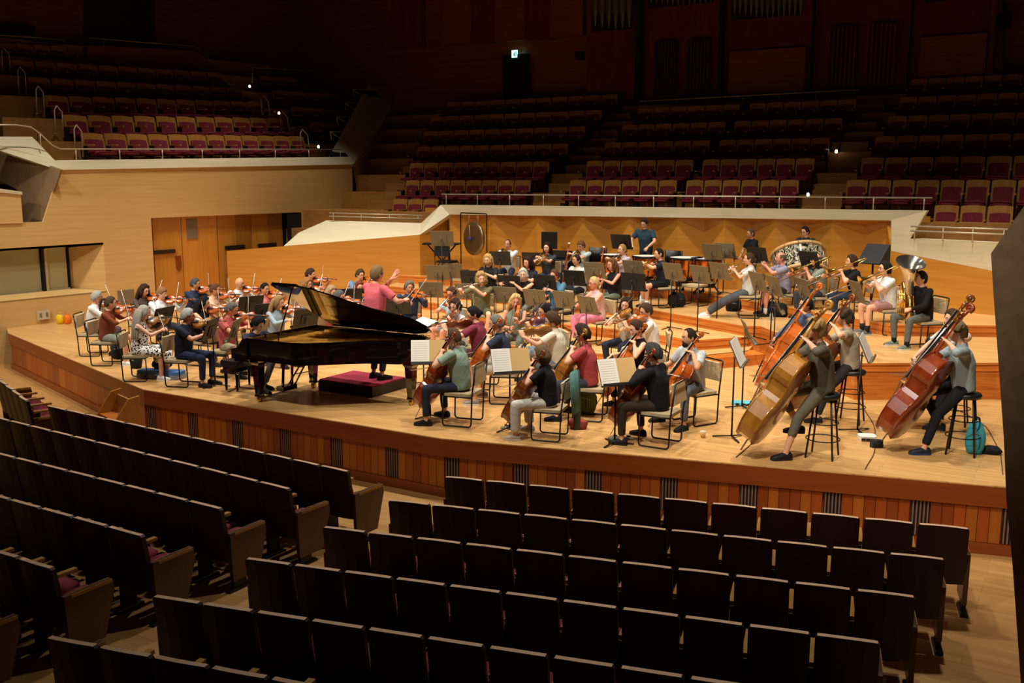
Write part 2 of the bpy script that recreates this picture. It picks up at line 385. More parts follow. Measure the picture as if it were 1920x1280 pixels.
# white coping and dark prow of the side balcony
cp = MB()
cp.slab([(XL+.04, 2.25, 3.48), (XL+.04, 12.6, 3.76), (XL-.06, 12.6, 4.0), (XL-.06, 2.25, 3.70)], (-.35, 0, 0))
cp.slab([(XL+.04, 2.25, 3.48), (XL-.06, 2.25, 3.70), AX(60, 256, -11.6), AX(-60, 256, -11.6), AX(-60, 262, -11.6)], (-.3, .1, 0))
struct(cp.build('trim_2', W_LEDGE))
pw_ = [APL(x, y, (-11.0, 2.1), (-13.0, 1.5)) for x, y in ((-80, 252), (0, 277), (114, 318), (80, 420), (36, 420), (36, 358), (0, 338), (-80, 310))]
struct(MB().slab(pw_, (-.02, .06, 0)).build('wall_balcony_prow', W_PROW))
lb = [AX(x, y, XL+.05) for x, y in ((-90, 336), (0, 341), (42, 361), (42, 366), (0, 348), (-90, 345))]
struct(MB().slab([(XL+.03, -6, zt), (XL+.03, 1.3, zt), (XL+.03, 1.3, 2.95), (XL+.03, -.6, 3.18), (XL+.03, -6, 3.2)], (-.3, 0, 0)).build('wall_left_front', W_WALL))
struct(MB().slab([(XL+.06, 1.32, 2.93), (XL+.06, 1.32, 3.0), (XL+.06, -.6, 3.26), (XL+.06, -6, 3.3), (XL+.06, -6, 3.18), (XL+.06, -.6, 3.16)], (-.4, 0, 0)).build('trim_3', W_LEDGE))

# ---------------------------------------------------------------- back wall of folded panels
YB = 10.0
rx = [AY(x, 405, YB-.18)[0] for x in (843, 925, 1008, 1093, 1180, 1271, 1360, 1455, 1560, 1680)]
zb = struct(MB().box((0, YB+.35, 1.2), (13, .1, 2.6)).build('wall_back', W_ORANGE))
ZT = 2.40
W_O2 = wood('orange_wall_veneer_facet', 'bc7c26', 'c88a36', (.6, .6, 10), .42, .08)
for i in range(len(rx)-1):
    xa, xb = rx[i], rx[i+1]; xm = (xa+xb)/2; yf, ybk, ymid = YB-.18, YB+.06, YB+.04
    fa = [(xa, yf, .6), (xm, ybk, .6), (xm, ybk, 2.06), (xa, yf, ZT)]
    fb = [(xm, ybk, .6), (xb, yf, .6), (xb, yf, ZT), (xm, ybk, 2.06)]
    MB().slab(fa, (0, .04, 0)).build('wall_panel', W_ORANGE, zb)
    MB().slab(fb, (0, .04, 0)).build('wall_panel', W_ORANGE, zb)
    m = MB(); m.add([(xa, yf, ZT), (xm, ybk, 2.06), (xm, ymid-.02, ZT-.07)], [(0, 1, 2)]); m.add([(xb, yf, ZT), (xm, ymid-.02, ZT-.07), (xm, ybk, 2.06)], [(0, 1, 2)])
    m.add([(xa, yf, ZT), (xm, ymid-.02, ZT-.07), (xb, yf, ZT)], [(0, 1, 2)])
    m.build('soffit_facet', W_O2, zb)
# splayed side walls and pale coping
L0, L1 = (-6.94, 8.6), (-7.97, 8.24); R0, R1 = (6.94, 8.6), (7.97, 8.24)
def lwp(x, y, off=0): return APL(x, y, L0, L1, off)
def rwp(x, y, off=0): return APL(x, y, R0, R1, off)
la, lb_ = lwp(787, 440), lwp(532, 461)
wsl = MB(); ext = Vector((-1.6, -.56, -.16))
e2 = Vector(lb_)+ext
wsl.slab([(e2.x, e2.y, 0), (la[0], la[1], 0), tuple(la), (e2.x, e2.y, lb_[2]-.16)], (0, .25, 0))
tl = (-5.47, YB-.1, 2.36)
wsl.slab([(la[0], la[1], 0), (tl[0], tl[1], 0), tl, tuple(la)], (-.1, .2, 0))
struct(wsl.build('wall_stage_left', W_ORANGE))
ra, rb = rwp(1670, 470), rwp(1858, 507); re = Vector(rb)+(Vector(rb)-Vector(ra))*1.2
wsr = MB()
wsr.slab([(ra[0], ra[1], 0), (re.x, re.y, 0), tuple(re), tuple(ra)], (0, .25, 0))
wsr.slab([(ra[0], ra[1], 0), tuple(ra), (5.72, YB-.1, 2.36), (5.72, YB-.1, 0)], (.15, .2, 0))
struct(wsr.build('wall_stage_right', W_ORANGE))
def proj(w):  # a place back to the picture
    v = np.array(w)-CAM; z = v@_F; return 960+FPX*(v@_R)/z, 640-FPX*(v@_U)/z
co = MB()
YC = YB-.24
cl = lambda x, y: AY(x, y, YC)
co.slab([cl(843, 402), cl(1671, 413), cl(1738, 395), cl(826, 384)], (0, .3, 0))
co.slab([lwp(532, 461), lwp(787, 440), lwp(790, 418, -.55), lwp(612, 413, -.9), lwp(560, 436, -.5)], (0, .1, -.12))
co.slab([lwp(787, 440), cl(843, 402), cl(826, 384), lwp(790, 418, -.55)], (0, .12, -.05))
co.slab([rwp(1671, 471), rwp(1862, 508), rwp(1874, 455, .0), rwp(1707, 447, .0), rwp(1738, 395, .0), rwp(1671, 412, .0)], (.0, .3, 0))
co.slab([rwp(1862, 508), tuple(re), tuple(re+Vector((0, 0, .5))), rwp(1874, 455, .0)], (.0, .3, 0))
struct(co.build('trim_4', W_LEDGE))

# ---------------------------------------------------------------- choir terraces, side terraces and dark upper walls
ter = MB()
for k in range(-1, 7):
    Y0 = 11.6+.9*k-.45; z = 3.26-.88+.525*k
    if k == -1:
        for x0, x1 in ((-11.5, -5.6), (6.1, 12)): ter.slab([(x0, Y0-.5, z-.6), (x1, Y0-.5, z-.6), (x1, Y0-.5, z), (x0, Y0-.5, z)], (0, 1.5, 0))
    else: ter.slab([(-13, Y0-(.9 if k == 0 else 0), z-.9), (13, Y0-(.9 if k == 0 else 0), z-.9), (13, Y0-(.9 if k == 0 else 0), z), (-13, Y0-(.9 if k == 0 else 0), z)], (0, 1.9, 0))
struct(ter.build('floor_choir_terrace', W_STEP))
AISLES = [(-3.8, -2.95), (3.5, 4.4), (-9.6, -8.5)]
for (x0, x1) in AISLES:
    for k in range(0, 6):
        for s in range(2):
            Y0 = 11.6+.9*k-.45+.45*s; z = 3.26-.88+.525*k+.26*s
            if s == 1: struct(MB().box(((x0+x1)/2, Y0+.22, z-.13), (x1-x0, .46, .262)).build('terrace_step', W_STEP))
st = MB()
for k in range(7):
    X0 = -11.9-.9*k+.5; z = 4.5-.88+.58*k
    st.slab([(X0, 2.4, z-1-.04), (X0, 15, z-1+.30), (X0, 15, z+.30), (X0, 2.4, z-.04)], (-1.3, 0, 0))
struct(st.build('floor_side_terrace', W_STEP))
up = MB()
up.slab([(-20, 17.2, 2), (14, 17.2, 2), (14, 17.2, 15), (-20, 17.2, 15)], (0, .3, 0))
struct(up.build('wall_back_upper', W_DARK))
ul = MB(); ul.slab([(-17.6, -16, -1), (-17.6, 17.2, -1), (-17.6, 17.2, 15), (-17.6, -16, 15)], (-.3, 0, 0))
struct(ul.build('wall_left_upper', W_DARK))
# hanging wood panels on the dark wall beside the organ
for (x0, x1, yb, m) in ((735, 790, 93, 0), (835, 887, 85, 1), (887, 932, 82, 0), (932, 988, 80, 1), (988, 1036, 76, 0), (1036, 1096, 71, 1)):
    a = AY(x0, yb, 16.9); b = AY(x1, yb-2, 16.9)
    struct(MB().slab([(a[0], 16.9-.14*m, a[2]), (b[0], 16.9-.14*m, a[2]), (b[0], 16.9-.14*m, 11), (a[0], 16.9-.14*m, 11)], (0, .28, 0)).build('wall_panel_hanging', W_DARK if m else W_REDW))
# organ case
og = struct(MB().slab([AY(1100, 190, 16.7), AY(1880, 150, 16.7), AY(1880, -60, 16.7), AY(1100, -60, 16.7)], (0, .4, 0)).build('wall_organ_case', W_REDW))
def at(x, y, Y=16.6): return AY(x, y, Y)
def panel(name, x0, y0, x1, y1, m, Y, t, par=og):
    a = at(x0, y1, Y); b = at(x1, y0, Y)
    return MB().box(((a[0]+b[0])/2, Y, (a[2]+b[2])/2), (b[0]-a[0], t, b[2]-a[2])).build(name, m, par)
for x0, x1 in ((1192, 1206), (1346, 1360), (1518, 1530), (1700, 1714), (1856, 1864)): panel('case_pillar', x0, -40, x1, 185, BLACK if x0 in (1346, 1518, 1192, 1700) else W_REDW, 16.55, .25)
for x0, y0, x1, y1 in ((1226, 76, 1268, 180), (1286, 72, 1331, 178), (1550, 48, 1606, 165), (1622, 42, 1680, 160)):
    p = panel('louvre_panel', x0, y0, x1, y1, plain('louvre_dark', '120604', .6), 16.58, .1)
    n = 7
    for i in range(n): panel('louvre_slat', x0+(i+.3)*(x1-x0)/n, y0+2, x0+(i+.6)*(x1-x0)/n, y1-2, W_REDW, 16.5, .04, p)
for x0, y0, x1, y1 in ((1366, 88, 1512, 178), (1722, 62, 1852, 150)): panel('case_panel', x0, y0, x1, y1, W_DARK, 16.6, .12)
PIPE = plain('organ_pipe_tin', '8c8270', .35, .8)
def pipes(x0, x1, yb, n, yf=None):
    back = panel('pipe_niche', x0, -60, x1, yb+2, BLACK, 16.64, .1)
    for i in range(n):
        x = x0+(i+.5)*(x1-x0)/n; foot = yb-3-(abs(i-n/2)/n*9); p = at(x, foot, 16.45); r = .8*(x1-x0)/n*.012/1.0
        MB().lathe([(.012, 0), (r, .55), (r, 3.2)], 10, 0, Matrix.Translation(p)).build('organ_pipe', PIPE, og)
pipes(1110, 1186, 58, 6); pipes(1216, 1338, 14, 12); pipes(1372, 1506, 36, 13); pipes(1735, 1775, 3, 4)
# stage monitor boxes on the dark wall, exit door and sign
struct(MB().box(tuple(AY(967, 147, 17.0)), (1.0, .1, 1.55)).build('door_5', BLACK))
ex = MB().box(tuple(AY(965, 101, 16.95)), (.2, .06, .24)).build('exit_sign', plain('exit_glow', 'd8fff0', .4, emit='a8f0e0', es=2.2))
tag(ex, 'small lit green-white exit sign above the dark door', 'exit sign')
exm = MB(); e0 = AY(965, 101, 16.91)
exm.box((e0[0]-.02, 16.915, e0[2]-.02), (.05, .004, .11)); exm.box((e0[0]+.045, 16.915, e0[2]), (.03, .004, .17)); exm.box((e0[0]-.02, 16.915, e0[2]+.06), (.03, .004, .03))
exm.build('running_figure', plain('exit_green', '2c9a70', .5, emit='2c9a70', es=.8), ex)
def wallspk(x, y, Y, s, lab):
    p = AY(x, y, Y); o = MB().box((p[0], Y-.1, p[2]), (s, .25, s)).build('wall_loudspeaker', plain('speaker_black', '0a0a0b', .6)); MB().box((p[0], Y-.235, p[2]), (s*.86, .03, s*.86)).build('grille', BLACK, o)
    tag(o, lab, 'loudspeaker')
wallspk(1090, 105, 16.75, .24, 'small black loudspeaker on dark wall left of the organ')
wallspk(1882, 41, 16.9, .33, 'small black square loudspeaker on wall right of the organ')
# dark double doors high on the left wall
for i, (x0, x1, y1) in enumerate(((160, 222, 72), (222, 288, 78))):
    pts = [AX(x0, -60, -17.5), AX(x1, -60, -17.5), AX(x1, y1, -17.5), AX(x0, y1, -17.5)]
    struct(MB().slab(pts, (.06, 0, 0)).build('door_%d' % (6+i), plain('dark_door', '1c0b05', .6)))
pts = [AX(100, -60, -17.5), AX(133, -60, -17.5), AX(130, 70, -17.5), AX(105, 30, -17.5)]
struct(MB().slab([AX(0, 43, -17.4), AX(64, 49, -17.4), AX(64, 66, -17.4), AX(0, 66, -17.4)], (.05, 0, 0)).build('wall_dark_opening', BLACK))
struct(MB().slab([AX(165, 85, -16.6), AX(365, 95, -16.6), AX(420, 135, -16.6), AX(165, 125, -16.6)], (-.1, 0, 0)).build('wall_parapet_upper', W_DARK))
# stepped end wall between side terrace and choir terrace
stp = MB()
pts = [(661, 308), (745, 185), (745, 205), (690, 392), (672, 392)]
a = [AX(661, 308, -11.0), AX(745, 186, -13.3), AX(745, 250, -13.3), AX(700, 392, -11.4), AX(676, 392, -11.0)]
stp.slab(a, (-.1, .3, 0))
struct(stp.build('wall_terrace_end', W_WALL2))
xc = lambda y: -11.0-2.3*(308-y)/122
cpz = MB(); c4 = [AX(x, y, xc(y)) for x, y in ((612, 303), (661, 310), (745, 185), (690, 158))]; cpz.slab([c4[0], c4[1], c4[2]], (-.1, .25, -.05)); cpz.slab([c4[0], c4[2], c4[3]], (-.1, .25, -.05)); struct(cpz.build('trim_5', W_LEDGE))
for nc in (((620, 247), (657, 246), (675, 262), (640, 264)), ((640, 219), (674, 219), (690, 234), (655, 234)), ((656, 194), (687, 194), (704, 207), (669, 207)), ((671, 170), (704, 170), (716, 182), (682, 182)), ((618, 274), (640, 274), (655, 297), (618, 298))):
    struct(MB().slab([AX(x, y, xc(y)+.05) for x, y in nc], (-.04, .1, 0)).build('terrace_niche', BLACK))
# right parapet close to the camera
pp = [AY(x, y, -4.5) for x, y in ((1930, 372), (1858, 475), (1862, 540), (1882, 820), (1887, 938), (1898, 1053), (1914, 1280))]
lastp = pp[-1]; sl = (pp[-1]-pp[-2])/(pp[-2][2]-pp[-1][2])
ft = pp[-1]+sl*(pp[-1][2]-ZF); 
poly = [tuple(p) for p in pp]+[(ft[0], -4.5, ZF), (11.0, -4.5, ZF), (11.0, -4.5, 4.6), (9.6, -4.5, 4.2)]
struct(MB().slab(poly, (0, 3.6, 0)).build('wall_right_parapet', wood('speckled_parapet', '9c7a58', 'b08e68', (6, 6, 6), .7)))

# ---------------------------------------------------------------- railings
def railing(name, pts, posts, z0, label, rails=(0,), r=.016):
    t = MB()
    o = None
    for dz in rails:
        m = MB(); m.tube([Vector(p)-Vector((0, 0, dz)) for p in pts], r, 8)
        if o is None: o = m.build(name, RAIL)
        else: m.build('rail', RAIL, o)
    for p in posts: MB().tube([p, (p[0], p[1], p[2]-z0)], r*.75, 6).build('post', RAIL, o)
    tag(o, label, 'railing'); return o
def lerp(a, b, t): return tuple(np.array(a)*(1-t)+np.array(b)*t)
def rail_line(name, a, b, n, z0, label, **k): return railing(name, [a, b], [lerp(a, b, (i+.15)/(n-.7)) for i in range(n)], z0, label, **k)
YR = YB-.05
rail_line('metal_railing', AY(828, 364, YR), AY(1748, 371, YR), 13, .27, 'long thin metal railing on the pale coping before the choir seats')
rail_line('metal_railing', lwp(617, 399, -.8), lwp(792, 404, -.8), 4, .2, 'short double metal railing at the left of the choir seats', rails=(0, .09))
rail_line('metal_railing', rwp(1708, 424, -.12), rwp(1892, 430, -.12), 4, .26, 'short double metal railing at the right of the choir seats', rails=(0, .09))
p = [AX(x, y, -11.15) for x, y in ((-40, 234), (30, 234), (58, 238), (75, 250), (98, 272), (113, 279), (640, 280))]
railing('metal_railing', p, [AX(x, 280, -11.15) for x in (142, 224, 304, 379, 449, 516, 579, 638)]+[p[3]], .28, 'long metal railing along the front of the left balcony')
a, b = AY(1200, 190, 15.8), AY(1612, 168, 15.8)
rail_line('metal_railing', a, b, 7, .35, 'dim metal railing above the top row below the organ')
p = [AX(x, y, -16.9) for x, y in ((164, 71), (365, 87), (415, 130))]
railing('metal_railing', p, [AX(x, y, -16.9) for x, y in ((194, 74), (256, 79), (318, 84))], .3, 'dim metal railing below the dark doors high on left')
p = [AX(x, y, -16.9) for x, y in ((-30, 64), (60, 70), (124, 75))]
railing('metal_railing', p, [AX(x, y, -16.9) for x, y in ((55, 70), (120, 75))], .3, 'dim metal railing behind the topmost left balcony row')
p = [AX(x, y, -14.8) for x, y in ((473, 155), (474, 128), (482, 127), (640, 137))]
railing('metal_railing', p, [AX(x, y, -14.8) for x, y in ((535, 130), (600, 134))], .25, 'dim metal railing behind the far left balcony seats')
for i, (x, y, X) in enumerate(((155, 236, -11.9), (118, 200, -12.7), (83, 163, -13.6), (49, 127, -14.5), (19, 92, -15.4), (505, 180, -13.7), (541, 210, -12.8), (579, 244, -11.9))):
    h = 50 if i < 5 else 34
    P = [AX(xx, yy, X) for xx, yy in ((x-14, y+h), (x-16, y+6), (x-12, y-2), (x-2, y+10), (x+1, y+h+8))]
    o = MB().tube(P, .018, 6).build('aisle_handrail', RAIL); MB().box((P[0][0], P[0][1], P[0][2]), (.05, .05, .02)).build('foot_plate', RAIL, o)
    tag(o, 'looped aisle handrail, %s up the %s aisle of the left balcony' % (ORD[i % 5], 'near' if i < 5 else 'far'), 'handrail', 'aisle handrails')
for i, (x, y, X) in enumerate(((648, 248, -11.6), (660, 220, -12.1), (675, 194, -12.6), (690, 169, -13.1))):
    P = [AX(xx, yy, X) for xx, yy in ((x-26, y+14), (x-29, y-1), (x+3, y-1), (x+6, y+22))]
    o = MB().tube([P[0], P[1], P[2]], .016, 6).build('aisle_handrail', RAIL); MB().tube([P[1], P[3]], .014, 6).build('brace', RAIL, o)
    tag(o, 'angled handrail on the stepped end wall, %s from the bottom' % ORD[i], 'handrail', 'aisle handrails')
# little step lights
LMP = plain('step_light_glow', 'fff2d8', .4, emit='ffe6b8', es=6)
for (x, y, mode, d, lab) in ((468, 162, 0, -14.9, 'top of the far left balcony aisle'), (722, 276, 0, -12.6, 'stepped end wall beside the choir seats'), (686, 375, 0, -11.2, 'foot of the stepped end wall'), (523, 212, 0, -13.2, 'far left balcony aisle, middle steps'), (597, 275, 0, -11.6, 'far left balcony aisle, lowest steps'), (1568, 284, 1, 13.6, 'middle of the right choir aisle'), (1515, 365, 1, 11.3, 'foot of the right choir aisle')):
    p = AX(x, y, d) if mode == 0 else AY(x, y, d)
    o = MB().ell((0, 0, 0), (.035, .035, .05), 8, 6).build('step_light', LMP, None, Matrix.Translation(p)); MB().box((0, 0, -.05), (.06, .06, .02)).build('base', RAIL, o)
    tag(o, 'tiny glowing step light at the '+lab, 'light', 'aisle step lights')

# ---------------------------------------------------------------- auditorium seats
SHELL = wood('seat_shell_wood', '9a6a2c', 'ab7a38', (6, 6, .8), .4, .15)
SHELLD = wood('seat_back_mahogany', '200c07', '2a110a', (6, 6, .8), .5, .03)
TOPW = plain('seat_top_highlight', 'e6c0a0', .25, 0, .5)  # top trim made extra pale to paint in its highlight
def redfab():
    m, nt, b = _nt('red_seat_fabric'); N = nt.nodes; L = nt.links
    tc = N.new('ShaderNodeTexCoord'); v = N.new('ShaderNodeTexVoronoi'); v.inputs['Scale'].default_value = 22; L.new(tc.outputs['Object'], v.inputs[0])
    cr = N.new('ShaderNodeValToRGB'); cr.color_ramp.elements[0].position = .12; cr.color_ramp.elements[1].position = .2
    cr.color_ramp.elements[0].color = (*srgb('a03650'), 1); cr.color_ramp.elements[1].color = (*srgb('6e0d1e'), 1)
    L.new(v.outputs['Distance'], cr.inputs[0]); L.new(cr.outputs[0], b.inputs['Base Color']); b.inputs['Roughness'].default_value = .85; return m
RED = redfab()
def seat_meshes(W, shell):
    w = W*.93; R = {}
    def arcpts(zz, w2, y, bow):   # back profile, slightly bowed
        return [(w2*t, y+bow*(1-t*t), zz) for t in (-1, -.5, 0, .5, 1)]
    def back(z0, z1, w2, t, yoff, mi=0, top=.035):
        m = MB(); prof = []
        zs = [z0, z0+(z1-z0)*.5, z1-top, z1]
        ws = [w2*.97, w2, w2, w2*.93]
        fr_ = []; bk = []
        for z, ww in zip(zs, ws):
            y = yoff+(z-z0)*.16
            fr_.append([Vector((x, yy, zz-(0 if z < z1 else .018*(abs(x)/w2)**2))) for x, yy, zz in arcpts(z, ww, y, .03)])
            bk.append([Vector((x, yy+t, zz-(0 if z < z1 else .018*(abs(x)/w2)**2))) for x, yy, zz in arcpts(z, ww, y, .03)])
        for k in range(3):
            for i in range(4):
                m.add([fr_[k][i], fr_[k][i+1], fr_[k+1][i+1], fr_[k+1][i]], [(0, 1, 2, 3)], mi)
                m.add([bk[k][i+1], bk[k][i], bk[k+1][i], bk[k+1][i+1]], [(0, 1, 2, 3)], mi)
            for i in (0, 4):
                m.add([fr_[k][i], fr_[k+1][i], bk[k+1][i], bk[k][i]], [(0, 1, 2, 3) if i == 0 else (3, 2, 1, 0)], mi)
        for i in range(4):
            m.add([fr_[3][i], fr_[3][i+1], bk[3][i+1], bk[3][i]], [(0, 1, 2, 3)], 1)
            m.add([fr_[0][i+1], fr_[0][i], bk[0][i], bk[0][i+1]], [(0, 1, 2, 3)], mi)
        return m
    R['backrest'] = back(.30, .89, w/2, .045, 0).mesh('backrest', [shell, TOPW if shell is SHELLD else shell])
    R['back_pad'] = back(.36, .74, w/2*.82, .03, -.015).mesh('back_pad', [RED, RED])
    c = MB(); cw = w/2*.86
    for k in range(1):
        rs = []
        for y, z, h in ((-.44, .40, .045), (-.46, .43, .06), (-.3, .44, .09), (-.02, .40, .09)):
            rs.append([Vector((-cw, y, z-h)), Vector((cw, y, z-h)), Vector((cw*.97, y, z)), Vector((0, y, z+.015)), Vector((-cw*.97, y, z))])
        c.rings(rs, 0, True)
    R['cushion'] = c.mesh('cushion', RED)
    a = MB(); a.box((0, -.20, .585), (.055, .40, .03)); R['armrest'] = a.mesh('armrest', shell if shell is SHELL else SHELL)
    l = MB(); l.box((0, -.05, .28), (.035, .16, .58)); l.box((0, -.05, .012), (.07, .30, .024)); R['pedestal'] = l.mesh('pedestal', plain('seat_iron', '15110e', .5, .3))
    e = MB(); M_ = Matrix.Rotation(math.pi/2, 4, 'Y')
    e.slab([(-.022, .06, .60), (-.022, -.40, .60), (-.022, -.42, .50), (-.022, -.30, .10), (-.022, .04, .10)], (.044, 0, 0)); R['end_panel'] = e.mesh('end_panel', SHELL if shell is SHELL else wood('end_panel_wood', '4a2c14', '5a381c', (6, 6, .8), .4, .15))
    return R
SM = {}
def seat(loc, rz, W, shell, label, group, endl=False, endr=False, frontview=True):
    key = (round(W, 2), shell.name)
    if key not in SM: SM[key] = seat_meshes(round(W, 2), shell)
    R = SM[key]; o = empty('auditorium_seat', TR(loc, rz)); tag(o, label, 'seat', group)
    link('backrest', R['backrest'], o); link('back_pad', R['back_pad'], o); link('cushion', R['cushion'], o)
    link('armrest', R['armrest'], o, TR((-W/2, 0, 0))); link('pedestal', R['pedestal'], o, TR((-W/2, 0, 0)))
    if endr: link('armrest', R['armrest'], o, TR((W/2, 0, 0))); link('pedestal', R['pedestal'], o, TR((W/2, 0, 0)))
    if endr == 2: link('end_panel', R['end_panel'], o, TR((W/2, 0, 0)))
    if endl == 2: link('end_panel', R['end_panel'], o, TR((-W/2, 0, 0)))
    return o
def seat_row(a, b, n, face, shell, block, rown, group, drop=.89, end=1):
    a = Vector(a); b = Vector(b); d = b-a; W = d.xy.length/n
    rz = math.atan2(d.y, d.x)
    if face == 'away': rz += math.pi
    for i in range(n):
        c = a+d*((i+.5)/n); c.z -= drop
        lab = 'seat %s from the left in %s row of %s' % (ORD[i], rown, block)
        last = (i == n-1); first = (i == 0)
        if face == 'away': first, last = last, first
        seat(c, rz, W, shell, lab, group, endl=(2 if first and end == 2 else False), endr=(end if last else False))
rn = ['lowest', 'second', 'third', 'fourth', 'fifth', 'topmost']
CH = {'the left choir block': [(757, 340, 993, 338, 8), (765, 305, 1028, 303, 9), (779, 272, 1063, 269.5, 10), (791, 242.5, 1096, 237.5, 10), (804, 214, 1127, 207, 11), (835, 187, 1157, 177, 11)],
 'the centre-left choir block': [(1065, 338, 1268, 337, 6), (1097, 301.5, 1299, 299.7, 6), (1131, 267, 1330, 262.6, 6), (1163, 232.8, 1360, 229, 6), (1193, 203, 1386, 195, 6)],
 'the centre-right choir block': [(1284, 337, 1498, 337, 6), (1315, 299, 1527, 296, 6), (1346, 261.5, 1555, 255, 6), (1375, 227, 1580, 219, 6), (1403, 194, 1605, 183, 6)],
 'the right choir block': [(1585, 336, 1958, 336, 8), (1613, 292, 1952, 288, 7), (1639, 251, 1945, 245, 7), (1663, 214, 1948, 204, 7), (1685, 176, 1950, 168, 7), (1706, 143, 1955, 136, 7)]}
for blk, rows in CH.items():
    for k, (x0, y0, x1, y1, n) in enumerate(rows):
        Y = 11.6+.9*k+.1; zt_ = 3.26+.525*k
        a = AY(x0, y0, Y); b = AY(x1, y1, Y); a[2] = b[2] = zt_
        seat_row(a, b, n, 'us', SHELL, blk, rn[k], 'red choir seats behind the orchestra')
a = AY(733, 374, 10.8); b = AY(819, 374, 10.8); a[2] = b[2] = 2.73; seat_row(a, b, 3, 'us', SHELL, 'three beside the left coping', 'short', 'red choir seats behind the orchestra')
a = AY(1750, 385, 10.8); b = AY(1902, 386, 10.8); a[2] = b[2] = 2.73; seat_row(a, b, 3, 'us', SHELL, 'three beside the right coping', 'short', 'red choir seats behind the orchestra')
LAS = [(155, 249, 574, 255, 12), (121, 215, 534, 221, 11), (86, 178, 497, 191, 11), (54, 144, 457, 165, 11), (23, 111, 420, 136, 11), (0, 79, 128, 86, 4)]
for k, (x0, y0, x1, y1, n) in enumerate(LAS):
    X = -11.95-.9*k; a = AX(x0, y0, X); b = AX(x1, y1, X)
    seat_row(a, b, n, 'us', SHELL, 'the left balcony block', rn[k], 'red seats in the left balcony')
for k, (x0, y0, x1, y1, n) in enumerate([(584, 228, 640, 232, 2), (550, 199, 660, 206, 4), (514, 168, 640, 176, 4), (490, 141, 560, 146, 3)]):
    X = -12.85-.9*k; a = AX(x0, y0, X); b = AX(x1, y1, X)
    seat_row(a, b, n, 'us', SHELL, 'the far left balcony block', rn[k], 'red seats in the left balcony')
# stalls
RB = [((3.65, -3.34), (8.70, -2.17)), ((3.62, -4.26), (8.60, -3.07)), ((3.57, -5.17), (8.51, -3.99)), ((3.52, -6.07), (8.42, -4.91)), ((3.47, -6.97), (8.31, -5.83)), ((3.40, -7.80), (8.2, -6.74)), ((3.3, -8.66), (8.1, -7.6))]
srow = ['front', 'second', 'third', 'fourth', 'fifth', 'sixth', 'seventh']
for k, (a, b) in enumerate(RB):
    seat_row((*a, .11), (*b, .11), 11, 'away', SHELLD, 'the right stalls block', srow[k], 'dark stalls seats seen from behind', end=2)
e0 = G(105, 757, .1)
LB = [((e0[0], e0[1]), (2.70, -3.72), 13), ((-4.1, -4.2), (2.58, -4.5), 14), ((-2.9, -5.25), (2.44, -5.29), 11), ((-1.1, -6.18), (2.39, -6.16), 7), ((.5, -7.05), (2.37, -7.03), 4), ((1.4, -7.9), (2.35, -7.88), 2)]
for k, (a, b, n) in enumerate(LB):
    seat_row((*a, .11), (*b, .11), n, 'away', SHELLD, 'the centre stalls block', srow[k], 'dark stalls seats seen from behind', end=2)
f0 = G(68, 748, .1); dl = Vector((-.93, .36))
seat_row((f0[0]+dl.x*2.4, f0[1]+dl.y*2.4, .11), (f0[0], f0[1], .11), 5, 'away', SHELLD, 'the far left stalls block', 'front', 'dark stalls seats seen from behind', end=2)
# little wooden stair up to the stage
sx = empty('stage_stairs', TR(((G(238, 742)[0]+.1), G(238, 742)[1]-.02, ZF), math.atan2(-2.32, 7.32)))
tag(sx, 'small wooden stairs with two sloped side panels against the stage', 'stairs')
for s in (-.36, .36):
    MB().slab([(s-.02, -.62, 0), (s-.02, 0, 0), (s-.02, .0, .86), (s-.02, -.16, .83), (s-.02, -.62, .16)], (.04, 0, 0)).build('side_panel', W_DOOR2, sx)
for y, z in ((-.46, .20), (-.24, .50)): MB().box((0, y, z), (.68, .24, .035)).build('tread', W_TIER, sx)
MB().box((0, -.06, .69), (.68, .03, .17)).build('riser', W_STEP, sx)
# ================================================================== furniture and instruments
BLK = plain('black_tube', '14110f', .4, .3)
BEIGE = cloth('c0aa84')
TRAY = plain('stand_tray_lit', '75684f', .5, .1)  # lit copy of the dark tray, light put into the colour
TRAYB = plain('stand_tray_black', '141416', .5)
PAPER = plain('paper', 'efe9dc', .8); PAPER2 = plain('paper_tan', 'cfa86a', .8)
LACQ = plain('black_lacquer', '060505', .06, 0, 1.0, spec=1.0)
GOLD = plain('piano_gold_plate', 'd8a44c', .35, .35)
BRASS = plain('brass', 'd8b060', .2, .95); SILVER = plain('silver_plate', 'cfcbc2', .18, .95)
COPPER = plain('copper_kettle', 'c8722c', .2, .95)
EBONY = plain('ebony', '0b0908', .35)
V_ORANGE = wood('varnish_orange', 'a84c12', 'c46420', (9, 2, 9), .22, .5)
V_BROWN = wood('varnish_brown', '6c3410', '8a4a1a', (9, 2, 9), .24, .5)
V_RED = wood('varnish_red', '7c2c10', '98401a', (9, 2, 9), .22, .5)
V_AMBER = wood('varnish_amber', '9a6420', 'b47c30', (9, 2, 9), .24, .5)
PALEW = plain('maple_bridge', 'cfa468', .5); BOWW = plain('bow_wood', '6a3a1c', .4); HAIRW = plain('bow_hair', 'e4dccb', .6)
DARKW = plain('blackwood', '1a100c', .3)
BAGB = cloth('17171a'); 

